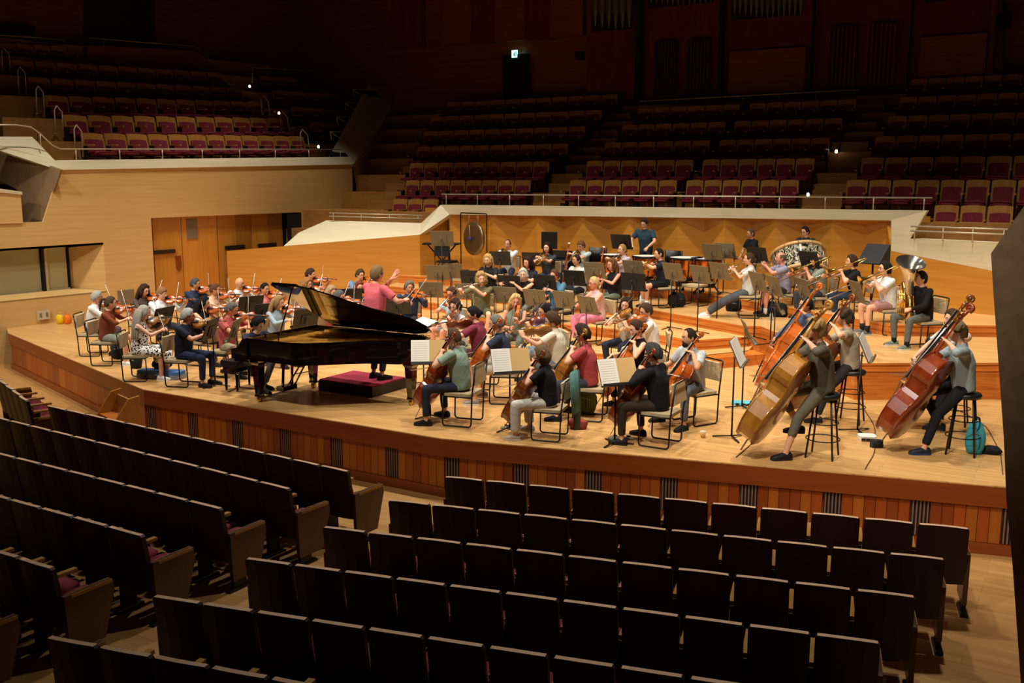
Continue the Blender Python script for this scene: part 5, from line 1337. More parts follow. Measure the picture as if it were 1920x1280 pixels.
    if kind == 'trumpet':
        o = mouth; v = D((var.get('tx', 0), 1, var.get('dipt', -.10))).normalized()
        mk.append(lambda M, lab: wind('trumpet', M @ frame(o, v, D((0, 0, 1))), 'trumpet '+lab))
        return ((o+v*.22+D((.045, -.03, -.06)), D((.9, -.2, -.7)), 'grip', D((-.3, .6, .6)), D((.8, .1, .3))), (o+v*.24+D((-.04, -.04, -.07)), D((-.9, -.2, -.7)), 'grip', D((.3, .6, .6)), D((-.8, .1, .3)))), mk, dict(nod=2)
    if kind == 'trombone':
        o = mouth; v = D((var.get('tx', .05), 1, var.get('dipt', -.42))).normalized(); sl = var.get('slide', .42)
        mk.append(lambda M, lab: wind('trombone', M @ frame(o, v, D((0, 0, 1))), 'trombone '+lab))
        return ((o+v*sl+D((.03, -.02, -.07)), D((.7, -.2, -.8)), 'grip', D((-.2, .8, .4)), D((.8, 0, .3))), (o+v*.13+D((-.045, -.03, -.08)), D((-.8, -.1, -.8)), 'grip', D((.3, .5, .7)), D((-.8, .1, .3)))), mk, dict(nod=0)
    if kind == 'tuba':
        o = D((.05, .28, .47))
        mk.append(lambda M, lab: wind('tuba', M @ (Matrix.Translation(o) @ Matrix.Rotation(math.radians(4), 4, 'Y') @ Matrix.Rotation(math.radians(-4), 4, 'X') @ Matrix.Scale(1.04, 4)), 'tuba '+lab))
        return ((o+D((.10, .10, .33)), D((1, -.2, -.5)), 'grip', D((-.7, .4, .0)), D((.3, .6, .5))), (o+D((-.15, .05, .20)), D((-1, -.2, -.4)), 'grip', D((.6, .4, -.2)), D((-.5, .5, .4)))), mk, dict(nod=0)
    if kind == 'rest':
        return ((D((.10, .30, .62)), D((.8, -.3, -.3)), 'flat', D((-.3, .9, -.15)), D((.1, 0, 1))), (D((-.10, .32, .62)), D((-.8, -.3, -.3)), 'flat', D((.3, .9, -.15)), D((-.1, 0, 1)))), mk, {}
    if kind == 'custom': return var['hands'], mk, {}
def play(px, py, level, kind, who, top, bot, hair, zh=None, turn=0, face=None, var=None, chairlab=True, seat_kind='chair', **P):
    """who = short phrase that singles the player out"""
    var = dict(var or {}); var.setdefault('varn', V_ORANGE)
    if kind == 'cello': P.setdefault('spread', .25); P.setdefault('feet', ((.27, .36, 0), (-.28, .40, 0)))
    if kind == 'bass': P.update(hip=.82); P.setdefault('feet', ((.20, .20, .22), (-.16, .42, 0)))
    if zh is None: zh = {0: 1.15, 1: 1.15}.get(level, 1.15)
    if kind == 'cello' and zh == 1.15: zh = 1.17
    if kind == 'bass' and zh == 1.15: zh = 1.42
    hands, mk, hd_ = role(kind, P, var)
    for k, v in hd_.items(): P.setdefault(k, v)
    z = lv(level); P.update(hands=hands, top=top, bot=bot, hair=hair, label=who)
    pos, hd, S = place(px, py, z, zh, turn, P, face)
    r = add_person(pos, hd, S, P); M = r['M']
    short = var.get('short', who)
    for f in mk: f(M, 'held by '+short)
    if seat_kind == 'chair':
        o = chair(pos, hd, 'chair under '+short); o.scale = (S, S, S)
        o.location = pos-Vector((math.cos(hd), math.sin(hd), 0))*.02
    elif seat_kind == 'stool': stool(pos-Vector((math.cos(hd), math.sin(hd), 0))*.03, 'tall black stool under '+short, .745*S)
    r.update(pos=pos, hd=hd, S=S); STR[who] = r
    return r
K_BLACK, K_NAVY = ('17171a', '0c0c0c'), ('20242c', '111111'); WSH = ('dcd8d0', 'f0ece4')
V = dict
# ---- first violins and the left side
play(181, 557, 0, 'violin', 'grey-haired violinist in a white shirt at far left', c_('e8e4e0'), c_('5a4448'), ('short', 'a8a39c'), zh=1.09, sleeve='long', glasses=True, skin='pink', al=70, var=V(short='the white-shirted violinist at far left'))
play(206, 568, 0, 'violin', 'violinist with brown ponytail, rust-brown blouse and grey shorts', c_('7a3c22'), c_('8a8f80'), ('pony', '4a3826'), zh=1.10, f=1, sleeve='rolled', legs='shorts', shoe=WSH, al=65, var=V(short='the violinist in the rust-brown blouse'))
play(268, 587, 0, 'violin', 'violinist with long grey-blond hair in a black and white floral dress', c_('f0ece6', pattern='floral', c2='1c1a1a'), c_('f0ece6', pattern='floral', c2='1c1a1a'), ('long', 'b0a898'), zh=1.10, f=1, sleeve='none', legs='skirt', dress=1, shoe=WSH, al=72, var=V(short='the violinist in the floral dress', varn=V_AMBER))
play(351, 592, 0, 'violin', 'grey-haired violinist in navy tee and navy trousers near stage edge', c_('1c2236'), c_('232a48'), ('short', 'b4b2ae'), zh=1.12, skin='pink', glasses=True, al=60, var=V(short='the violinist in the navy tee', varn=V_AMBER))
play(269, 545, 0, 'violin', 'dark-haired violinist with glasses and dark patterned top at back left', c_('4a3a34', pattern='stripe', c2='6a5a50'), c_('2a2422'), ('wavy', '3a241a'), zh=1.10, f=1, sleeve='long', glasses=True, al=22, var=V(short='the violinist in the dark patterned top'))
play(302, 550, 0, 'violin', 'light-brown-haired violinist in a pale blue white shirt', c_('dfe6ea'), c_('3a3c44'), ('fringe', '8a6440'), zh=1.11, sleeve='long', al=35, var=V(short='the violinist in the pale blue shirt'))
play(365, 532, 0, 'violin', 'violinist with dark greying hair in a dark navy shirt', c_('26304a'), c_('2a2a30'), ('short', '4a4a4c'), zh=1.11, skin='tan', sleeve='rolled', al=48, var=V(short='the violinist in the dark navy shirt'))
play(402, 543, 0, 'violin', 'violinist with brown tied hair in a peach beige blouse', c_('d8b094'), c_('5a4a40'), ('bun', '5a3a24'), zh=1.11, f=1, skin='tan', sleeve='long', al=52, var=V(short='the violinist in the peach blouse'))
play(381, 568, 0, 'violin', 'violinist with long black hair in a black dress', c_('141416'), c_('2c2630'), ('long', '120e10'), zh=1.10, f=1, sleeve='none', legs='skirt', skirt=1.2, al=52, var=V(short='the violinist in the black dress'))
play(448, 531, 0, 'violin', 'bald violinist in a white shirt before the side doors', c_('e6e6e2'), c_('3a3a40'), ('bald', '000000'), zh=1.12, skin='tan', sleeve='long', al=35, var=V(short='the bald violinist'))
play(495, 541, 0, 'violin', 'black-haired violinist in a coral pink top', c_('e08a8c'), c_('3a3440'), ('tied', '15110f'), zh=1.09, f=1, skin='tan', al=20, var=V(short='the violinist in the coral pink top'))
play(521, 567, 0, 'violin', 'violinist with very long blond hair in a pale denim shirt', c_('9fb0bc'), c_('2c2f36'), ('long', 'a07c50'), zh=1.12, f=1, sleeve='long', al=35, var=V(short='the violinist in the denim shirt'))
play(432, 580, 0, 'violin', 'grey-haired violinist in a red plaid shirt and khaki shorts', c_('b8484a', pattern='plaid', c2='d88880'), c_('b0a488'), ('short', '6a665e'), zh=1.12, legs='shorts', socks='1a1a1c', skin='pink', nod=26, al=45, var=V(short='the violinist in the red plaid shirt'))
play(581, 514, 0, 'violin', 'dark-haired violinist behind the woman in front of the orange wall', c_('5a6478'), c_('33343c'), ('thick', '3a2a20'), zh=1.12, skin='fair', al=45, var=V(short='the dark-haired violinist by the orange wall'))
play(575, 532, 0, 'violin', 'blond-brown-haired violinist with glasses and a bright orange violin', c_('c8b0a8'), c_('45404a'), ('wavy', '9a6a3c'), zh=1.10, f=1, glasses=True, sleeve='short', al=32, var=V(short='the violinist with the bright orange violin'))
play(620, 548, 0, 'violin', 'fair-haired violinist in a navy cardigan half hidden by the lid', c_('2a3a5c'), c_('33343c'), ('wavy', 'a88a64'), zh=1.11, f=1, sleeve='long', al=20, var=V(short='the violinist in the navy cardigan'))
play(634, 556, 0, 'violin', 'grey-haired violinist with glasses in a red top behind the piano lid', c_('a8403c'), c_('33343c'), ('short', '5c5854'), zh=1.13, glasses=True, skin='pink', nod=20, sleeve='long', al=45, var=V(short='the violinist in the red top'))
play(674, 515, 0, 'violin', 'brown-haired violinist with glasses in a blue shirt beyond the conductor', c_('6a86a8'), c_('33343c'), ('thick', '4a3a26'), zh=1.12, glasses=True, sleeve='long', al=12, var=V(short='the violinist in the blue shirt'))
play(672, 538, 0, 'violin', 'red-haired violinist in a teal top just beside the conductor', c_('3a6a80'), c_('33343c'), ('bob', '7a3a22'), zh=1.10, f=1, sleeve='long', al=0, var=V(short='the red-haired violinist'))
play(766, 538, 0, 'violin', 'grey-curled violinist in a dark blue shirt facing the audience', c_('34405e'), c_('2a2c34'), ('thick', '6e665c'), zh=1.14, skin='tan', sleeve='long', al=-5, var=V(short='the violinist facing the audience'))
# ---- violas
play(846, 549, 0, 'viola', 'brown-haired violist in a light blue shirt and grey shorts', c_('b4ccdc'), c_('8e94a4'), ('short', '4a3424'), zh=1.18, legs='shorts', glasses=True, nod=24, skin='pink', al=-55, var=V(short='the violist in the light blue shirt', varn=V_BROWN))
play(853, 573, 0, 'viola', 'violist with dark bobbed hair in a white blouse', c_('e4e2da'), c_('5a5a60'), ('bob', '33221a'), zh=1.14, f=1, sleeve='long', nod=20, al=-58, var=V(short='the violist in the white blouse', varn=V_BROWN))
play(889, 588, 0, 'viola', 'violist with tied dark hair in a maroon tee', c_('7c2e40'), c_('5a2a3a'), ('tied', '181416'), zh=1.17, nod=26, al=-108, var=V(short='the violist in the maroon tee', varn=V_BROWN))
play(965, 565, 0, 'viola', 'blond violist in a sage sleeveless top holding her viola upright', c_('7c8474'), c_('6a6e68'), ('wavy', 'c8a468'), zh=1.15, f=1, sleeve='none', skin='pink', al=-15, var=V(short='the blond violist in the sage top', vaz=10, dip=-.25, vroll=80))
play(1020, 582, 0, 'viola', 'dark-haired violist in a sky blue shirt', c_('86a8d8'), c_('8a97a8'), ('short', '1c1a1c'), zh=1.17, nod=22, sleeve='rolled', al=-75, var=V(short='the violist in the sky blue shirt', varn=V_RED))
play(1036, 600, 0, 'viola', 'brown-haired violist in a cream shirt and grey shorts seen from behind', c_('d8ceb8'), c_('6e7480'), ('thick', '4e3a24'), zh=1.17, legs='shorts', nod=20, al=-105, var=V(short='the violist in the cream shirt', varn=V_AMBER))
play(1172, 571, 0, 'viola', 'violist with long dark hair in a beige top and navy trousers', c_('c8bc9c'), c_('262a3a'), ('long', '2c1e16'), zh=1.16, f=1, al=-35, var=V(short='the violist in the beige top', varn=V_AMBER, vaz=15))
play(1212, 582, 0, 'viola', 'violist with cropped brown hair and glasses in a plain white tee', c_('e6e2da'), c_('b8b0a0'), ('short', '4a3626'), zh=1.17, glasses=True, nod=22, al=-85, var=V(short='the violist in the plain white tee'))
# ---- cellos
play(850, 632, 0, 'cello', 'balding cellist in a sage green tee and dark jeans at front left', c_('8fa694'), c_('2c3240'), ('receding', '5a4630'), nod=16, al=-112, var=V(short='the cellist in the sage green tee', varn=V_RED))
play(931, 606, 0, 'cello', 'grey-haired cellist in a navy tee and cream shorts', c_('30364e'), c_('cfc6b4'), ('short', '76766e'), legs='shorts', shoe=('8a8478', 'd8d4cc'), nod=18, al=-98, var=V(short='the cellist in the navy tee'))
play(1015, 666, 0, 'cello', 'cellist with brown bobbed hair, black tee and white trousers', c_('17161a'), c_('d8d4c8'), ('bob', '6e583c'), f=1, zh=1.06, shoe=('b8a898', 'd8d0c4'), nod=14, wide=.02, al=-106, var=V(short='the cellist in white trousers', varn=V_BROWN))
play(1091, 626, 0, 'cello', 'dark-haired cellist in a coral red shirt', c_('b04a48'), c_('3a3e4c'), ('thick', '33261e'), glasses=True, al=-100, var=V(short='the cellist in the coral red shirt', varn=V_AMBER))
play(1195, 616, 0, 'cello', 'cellist with pinned brown hair in a black sleeveless top', c_('241a1e'), c_('201c20'), ('tied', '3e2a1c'), f=1, sleeve='none', nod=22, al=-75, var=V(short='the cellist in the black sleeveless top'))
play(1224, 663, 0, 'cello', 'cellist in a black jacket and dark brown trousers seen from behind', c_('14151a'), c_('3a2c22'), ('thick', '3c3a34'), zh=1.13, sleeve='long', nod=16, shoe=('1a1716', '0c0c0c'), al=-112, var=V(short='the cellist in the black jacket', varn=V_RED))
play(1293, 633, 0, 'cello', 'dark balding cellist in a pale grey tee at the cello section rear', c_('b4b8b8'), c_('5c6066'), ('receding', '2a2018'), skin='tan', beard='2a2018', look=-12, nod=6, al=-50, var=V(short='the cellist in the pale grey tee'))
# ---- double basses
play(1530, 618, 0, 'bass', 'blond bearded bassist in an olive shirt and green shorts', c_('5e5646'), c_('6a6450'), ('thick', 'b08a54'), zh=1.52, seat_kind='stool', beard='a07a48', legs='capri', sleeve='rolled', shoe=('1c1614', '0c0c0c'), al=-75, var=V(short='the bassist in the olive shirt', varn=V_AMBER))
play(1512, 572, 0, 'bass', 'dark-haired bassist in a slate blue shirt behind the orange bass', c_('4a5670'), c_('2a2c36'), ('short', '2c2826'), seat_kind='stool', sleeve='long', skin='tan', al=-60, var=V(short='the bassist in the slate blue shirt', varn=V_ORANGE))
play(1584, 596, 0, 'bass', 'bassist in a beige tee whose face is hidden by the scrolls', c_('a89a84'), c_('2a2826'), ('thick', '4a3a2a'), seat_kind='stool', al=-85, var=V(short='the bassist in the beige tee', varn=V_BROWN))
play(1796, 622, 0, 'bass', 'bassist in a pale blue shirt and black trousers at far right', c_('96a4a6'), c_('17171c'), ('short', '7a6444'), zh=1.47, seat_kind='stool', sleeve='rolled', shoe=('20242c', '1c3050'), al=-78, var=V(short='the bassist in the pale blue shirt', varn=V_RED))
play(1786, 599, 0, 'bass', 'brown-haired bassist in a white tee at far right', c_('dfe0de'), c_('26262c'), ('thick', '4a3624'), seat_kind='stool', nod=2, al=-52, var=V(short='the bassist in the white tee', varn=V_BROWN))
# ---- woodwinds
play(903, 523, 1, 'flute', 'flautist with curly blond hair in an olive top and green shorts', c_('6e6848'), c_('5a5c40'), ('curly', 'a88654'), f=1, legs='shorts', al=-5, var=V(short='the curly-haired flautist'))
play(982, 515, 1, 'flute', 'flautist with short grey hair in a black sleeveless top', c_('1c1818'), c_('6a6c68'), ('bob', 'b8b4a8'), f=1, sleeve='none', al=-25, var=V(short='the grey-haired flautist'))
play(1040, 516, 1, 'clarinet', 'red-faced clarinettist in a blue tee', c_('4a7690'), c_('3a4450'), ('short', '5a3a28'), skin='pink', nod=14, al=-40, var=V(short='the clarinettist in the blue tee'))
play(1114, 531, 1, 'oboe', 'blond oboist with glasses in a pink top and bright pink trousers', c_('dcb4b4'), c_('e0849c'), ('tied', 'd0ae74'), f=1, glasses=True, sleeve='none', skin='pink', wide=.03, al=-58, var=V(short='the oboist in pink'))
play(915, 488, 2, 'clarinet', 'clarinettist with wavy blond hair in a black tee', c_('1e1e24'), c_('22222a'), ('wavy', 'c09a5c'), f=1, al=-25, var=V(short='the wavy-haired blond clarinettist'))
play(990, 493, 2, 'clarinet', 'clarinettist with dark brown hair in a black polo shirt', c_('25202a'), c_('24242c'), ('wavy', '2a1a14'), f=1, skin='pink', al=-42, var=V(short='the clarinettist in the black polo'))
play(1081, 488, 2, 'bassoon', 'bassoonist with dark hair in an open white shirt over grey', c_('d8d4c6'), c_('23262e'), ('tied', '2a2220'), sleeve='rolled', skin='tan', al=-48, var=V(short='the bassoonist in the white shirt'))
play(1147, 497, 2, 'bassoon', 'brown-haired bassoonist in a black vest and green trousers', c_('1c1a1c'), c_('6e7a62'), ('wavy', '6a4628'), f=1, sleeve='none', skin='pink', al=-48, var=V(short='the bassoonist in green trousers'))
play(952, 458, 3, 'horn', 'balding horn player in a white long-sleeved shirt', c_('e4e6e6'), c_('2e3450'), ('receding', '5a3a26'), sleeve='long', skin='pink', al=-15, var=V(short='the horn player in the white shirt'))
play(1026, 465, 3, 'horn', 'horn player with long dark hair in a charcoal tee', c_('3a4048'), c_('3a4a6a'), ('long', '241814'), f=1, al=-22, var=V(short='the horn player in the charcoal tee'))
play(1090, 460, 3, 'horn', 'young horn player with glasses in a pale blue tee', c_('c4d4d4'), c_('4a5468'), ('fringe', '7a5430'), glasses=True, nod=20, al=-35, var=V(short='the horn player with glasses'))
play(1167, 468, 3, 'horn', 'horn player with tied blond hair in a pale lilac tee', c_('c4b4b8'), c_('3e3e48'), ('tied', 'a88450'), f=1, al=-52, var=V(short='the horn player in the lilac tee'))
play(1236, 476, 3, 'horn', 'horn player with cropped dark hair, navy tee and black shorts', c_('1e2230'), c_('18181c'), ('cropped', '221c18'), legs='shorts', socks='d8d4cc', nod=10, zh=1.14, al=-68, var=V(short='the horn player in black shorts'))
# ---- brass
play(1405, 486, 3, 'trumpet', 'brown-haired trumpeter in a pale blouse and grey trousers, legs stretched out', c_('cfd0c8'), c_('50525a'), ('tied', '4a3424'), f=1, shoe=WSH, feet=((.12, .78, 0), (-.10, .82, 0)), lean=-4, wide=.025, al=-85, var=V(short='the trumpeter in the pale blouse', dipt=-.45))
play(1464, 484, 3, 'trumpet', 'balding trumpeter in a lavender tee and dark shorts', c_('9a96ac'), c_('33302e'), ('balding', '6a5a48'), legs='shorts', socks='d8d4cc', skin='pink', spread=.2, al=-75, var=V(short='the trumpeter in the lavender tee'))
play(1531, 488, 3, 'trombone', 'balding trombonist in a sage tee', c_('8a9180'), c_('3a3c40'), ('balding', '5a4a3a'), skin='pink', al=-72, var=V(short='the trombonist in the sage tee'))
play(1597, 491, 3, 'trombone', 'brown-haired trombonist in a black tee and dark jeans', c_('16171a'), c_('2a3348'), ('thick', '3e2c1e'), al=-72, var=V(short='the trombonist in the black tee'))
play(1659, 504, 3, 'trombone', 'dark-haired trombonist with glasses, white tee and dusty pink shorts', c_('e2e4e2'), c_('b08078'), ('thick', '1e1a18'), legs='shorts', socks='1a1a1c', glasses=True, shoe=('5a5e60', 'a8a8a0'), al=-64, var=V(short='the trombonist in pink shorts', slide=.3))
play(1727, 522, 3, 'tuba', 'tuba player in a black jacket and grey jeans behind the silver bell', c_('16120f'), c_('63645f'), ('short', '2a221c'), sleeve='long', socks='141416', shoe=('6a7468', 'c4c0b0'), spread=.22, zh=1.12, al=-58, var=V(short='the tuba player'))
# ---- percussion
def standing(px, py, level, zh, who, top, bot, hair, hands, turn=0, face=None, **P):
    P.update(stand=True, hands=hands, top=top, bot=bot, hair=hair, label=who); P.setdefault('lean', 6)
    if P.get('Y'): zh = AY(px, py, P['Y'])[2]-lv(level)
    pos, hd, S = place(px, py, lv(level), zh, turn, P, face); r = add_person(pos, hd, S, P); r.update(pos=pos, hd=hd, S=S); return r
tim = standing(1208, 418, 4, 1.50, 'timpanist standing in a dark teal tee with head bowed', c_('2e4656'), c_('23262c'), ('short', '33241a'), ((D((.20, .36, 1.0)), D((1, -.2, -.4)), 'grip', D((-.1, .8, -.4)), D((.2, 0, 1))), (D((-.20, .36, 1.0)), D((-1, -.2, -.4)), 'grip', D((.1, .8, -.4)), D((-.2, 0, 1)))), nod=30, lean=12, Y=9.35)
cym = standing(1408, 438, 4, 1.32, 'shaven-headed percussionist in a black tee holding cymbals', c_('16181c'), c_('1e2026'), ('cropped', '5a4434'), ((D((.15, .30, .95)), D((1, -.2, -.4)), 'grip', D((-.1, .8, -.1)), D((.3, 0, 1))), (D((-.10, .30, .95)), D((-1, -.2, -.4)), 'grip', D((.1, .8, -.1)), D((-.3, 0, 1)))), nod=12, turn=-25, skin='tan', Y=9.3)
bdp = standing(1510, 434, 4, 1.48, 'dark-haired percussionist with glasses behind the bass drum', c_('2a2c34'), c_('23262c'), ('short', '26201c'), ((D((.22, .30, 1.0)), D((1, -.2, -.4)), 'grip', D((-.1, .8, -.1)), D((.3, 0, 1))), (D((-.22, .30, 1.0)), D((-1, -.2, -.4)), 'grip', D((.1, .8, -.1)), D((-.3, 0, 1)))), nod=18, glasses=True, Y=9.35)
# ---- conductor and pianist
con = standing(703, 510, 0, 1.62+.19, 'conductor in a salmon pink shirt on the red podium, back turned', c_('d4606a'), c_('33343a'), ('short', '7a603e'),
   ((D((.26, .34, 1.18)), D((.9, -.4, -.5)), 'grip', D((-.1, .9, .2)), D((.3, 0, 1))), (D((.10, .26, 1.50)), D((-.9, .2, -.8)), 'open', D((.45, .35, .8)), D((0, -.8, .5)))), face=(.25, 2, 0), skin='pink', nod=6, lean=2)
cp_ = Vector((.03, -.05, .175)); S_ = 1.04
con['obj'].matrix_world = TR(cp_, math.radians(78)-math.pi/2) @ Matrix.Scale(S_, 4); con['M'] = con['obj'].matrix_world.copy()
bt = con['M'] @ D((.22, .42, 1.19))
o = MB().tube([(0, 0, 0), (0, .36, .02)], [.004, .0015], 6).build('baton', PAPER, None, frame(bt, con['M'].to_3x3() @ D((-.35, .9, .35)), D((0, 0, 1)))); MB().ell((0, -.01, 0), (.010, .022, .010), 8, 6).build('grip', PALEW, o); tag(o, 'thin white baton in the right hand of the conductor', 'baton')
PX = Vector((-1.06, -1.0, 0))
pia = play(497, 610, 0, 'custom', 'black-haired pianist in a dark navy shirt bent over the keys', c_('2c2f44'), c_('5a5a5c'), ('thick', '17161a'), zh=1.02, face=(5, -1.05, 0), seat_kind=None, lean=34, nod=34, sleeve='long', feet=((.10, .50, 0), (-.12, .30, 0)),
   var=V(hands=((D((.22, .62, .78)), D((1, -.3, -.3)), 'play', D((0, 1, -.1)), D((0, 0, 1))), (D((-.20, .62, .78)), D((-1, -.3, -.3)), 'play', D((0, 1, -.1)), D((0, 0, 1))))))
pp_ = Vector((-1.80, -1.02, 0)); pia['obj'].matrix_world = TR(pp_, -math.pi/2) @ Matrix.Scale(.96, 4)
# ================================================================== objects on the stage
grand_piano(PX, -math.pi/2)
pd = empty('podium', TR((-.21, -.10, 0))); tag(pd, 'low black podium with a red carpet top under the conductor', 'podium')
MB().box((0, 0, .078), (1.08, .84, .156)).build('base', plain('podium_black', '17100c', .5), pd); MB().box((0, 0, .165), (1.05, .81, .018)).build('carpet_top', cloth('a83248'), pd)
pb = empty('piano_bench', TR((-1.86, -1.02, 0), -math.pi/2)); tag(pb, 'black padded piano bench under the pianist', 'bench')
rbox(.58, .34, .10, .04).build('seat', plain('black_leather', '15151a', .4), pb, TR((0, 0, .43)))
MB().box((0, 0, .345), (.54, .30, .06)).build('apron', LACQ, pb)
for x in (-.24, .24):
    for y in (-.12, .12): MB().tube([(x, y, .33), (x, y, .02), (x, y, 0)], [.03, .018, .022], 8).build('leg', LACQ, pb)
# conductor's desk with open score
cs = stand((.42, .62, 0), math.radians(60), "conductor's wide black desk with an open white score", h=.98, tilt=68, dark=True, wide=True); cs['label'] = 'wide black music desk in front of the conductor'
sm = sheet((.42, .62, 0), math.radians(60), .985, 68, 'large open white score on the desk before the conductor', tan=False); sm.scale = (1.15, 1, 1)
# ---- music stands: pixel of the tray, floor level, note
NS = [0]
def st_px(px, py, level, label, h=1.08, dark=False, wide=False, turn=0, face=None, tilt=20, sc=1.0):
    p = Vector(G(px, py, lv(level)+h)); p.z = lv(level); t = Vector(face) if face is not None else COND; d = t-p
    o = stand(p, math.atan2(d.y, d.x)+math.radians(turn), label, h=h, dark=dark, wide=wide, tilt=tilt); return o
for a in [(808, 543, 0, 'music stand furthest left of the woodwind front row', 1.0), (876, 546, 0, 'music stand before the curly-haired flautist', 1.02), (948, 553, 0, 'music stand left of the blond violist', 1.02), (1003, 558, 0, 'music stand before the grey-haired flautist', 1.02), (1058, 562, 0, 'music stand before the clarinettist in blue', 1.02), (1102, 572, 0, 'music stand before the oboist in pink', 1.02),
          (821, 511, 1, 'music stand before the empty beige chair', 1.05), (845, 508, 1, 'music stand behind the empty beige chair desk', 1.05), (1115, 507, 2, 'music stand before the horn player with glasses', 1.05), (1188, 503, 2, 'music stand before the horn player in lilac', 1.1), (1262, 509, 2, 'tall music stand before the horn player in black shorts', 1.12), (1313, 514, 2, 'tall music stand before the empty chair beside backpack', 1.12), (1349, 508, 2, 'tall music stand left of the stretched-out trumpeter', 1.12),
          (1421, 528, 3, 'music stand before the trumpeter in the pale blouse', .98), (1452, 536, 3, 'music stand before the trumpeter in lavender', .98), (1506, 541, 3, 'music stand before the trombonist in sage', .98), (1607, 547, 3, 'music stand before the trombonist in pink shorts', .98),
          (829, 447, 4, 'music stand above the keyboard percussion table', 1.22), (1336, 472, 4, 'music stand right of the timpani', .98), (1360, 470, 4, 'second music stand right of the timpani', .95)]:
    st_px(a[0], a[1], a[2], a[3], a[4])
for a in [(885, 521, 1, 'black music stand left of the curly-haired flautist', 1.0), (955, 531, 1, 'black music stand behind the curly-haired flautist', .98), (1022, 530, 1, 'black music stand beside the red-faced clarinettist', 1.0), (1077, 521, 1, 'black music stand before the bassoonist', 1.02), (938, 484, 2, 'black music stand before the white-shirted horn player', 1.05), (998, 486, 2, 'black music stand between two dark-haired players', 1.03), (1056, 482, 2, 'black music stand before the young horn player', 1.05),
          (1165, 453, 4, 'black music stand before the timpanist', 1.12), (1420, 478, 4, 'dark music stand before the cymbal player', .95), (1517, 487, 4, 'black music stand before the bass drum', .95),
          (306, 594, 0, 'black music stand before the violinist in pale blue', .98), (470, 571, 0, 'black music stand before the bald violinist', .98), (395, 617, 0, 'dark music stand beside the violinist in navy tee', .92), (574, 596, 0, 'dark music stand left of the piano lid', .95), (655, 556, 0, 'dark music stand behind the piano lid', .98), (745, 572, 0, 'dark music stand before the violinist facing the audience', .95), (500, 585, 0, 'black music stand before the denim-shirted violinist', .9)]:
    st_px(a[0], a[1], a[2], a[3], a[4], dark=True)
st_px(440, 618, 0, 'lit tan music stand before the violinist in red plaid', .95)
st_px(1131, 526, 2, 'wide black desk before the brown-haired bassoonist', .80, True, True, tilt=6)
st_px(1187, 528, 2, 'wide black desk left of the horn player in shorts', .86, True, True, tilt=6)
for (bx, by, px, py, lab, short) in ((790, 745, 805, 660, 'music stand of the front left cellist', 'open white and tan part before the cellist in sage green'), (952, 790, 957, 677, 'music stand between the front cellists', 'open white and tan part before the cellist in white trousers'), (1153, 803, 1157, 697, 'music stand of the cellist in the black jacket', 'open white and tan part before the cellist in the black jacket')):
    b = Vector(G(px, py, .92)); b.z = 0; d = COND-b; hd = math.atan2(d.y, d.x)-math.radians(24)
    stand(b, hd, lab, h=.92, tilt=26, dark=True); sheet(b, hd, .925, 26, short)
for (bx, by, hd, lab, short) in ((1376, 822, 190, 'music stand standing edge-on near the front bass', 'white part on the edge-on stand near the front bass'), (1395, 765, 205, 'taller music stand behind the edge-on one', None), (1612, 810, 186, 'music stand between the two groups of basses', 'part on the stand between the bass groups'), (1452, 688, 200, 'music stand behind the slate-blue bassist', None)):
    b = Vector(G(bx, by)); h = math.radians(hd)
    stand(b, h, lab, h=1.12, tilt=24, dark=False)
    if short: sheet(b, h, 1.125, 24, short, tan=False)
# ---- empty chairs
chair(Vector(G(1300, 593, Z2)) if False else Vector((*G(1302, 572, Z3)[:2], Z3)), math.radians(255), 'empty beige chair behind the tall stands')
chair(Vector((*G(858, 572, Z1)[:2], Z1)), math.radians(285), 'empty beige chair at the left of the woodwinds')
chair(Vector((AY(838, 480, 8.75)[0], 8.75, Z4)), math.radians(95), 'black padded chair at the keyboard percussion', dark=True)
for (x, y, h, lab) in ((1117, 466, 280, 'black chair back left of the timpani'), (1256, 474, 265, 'black chair back beside the timpani')):
    p = AY(x, y, 9.0); o = empty('tall_chair', TR((p[0], 9.0, Z4), math.radians(h)-math.pi/2)); tag(o, lab, 'chair', 'black tall chairs at the back')
    m = MB(); R_ = .24
    m.rings([[Vector((R_*math.sin(t), -.16-.08*math.cos(t)+.0, z)) for t in [i/10*2.4-1.2 for i in range(11)]]+[Vector(((R_-.03)*math.sin(t), -.14-.08*math.cos(t), z)) for t in [1.2-i/10*2.4 for i in range(11)]] for z in (.56, .90)], 0, True); m.build('backrest', BLK, o)
    rbox(.42, .40, .05, .06).build('seat', BLK, o, TR((0, 0, .50)))
    for sx_ in (-.17, .17):
        for sy_ in (-.16, .16): MB().tube([(sx_, sy_, .48), (sx_*1.1, sy_*1.1, 0)], .012, 6).build('leg', BLK, o)
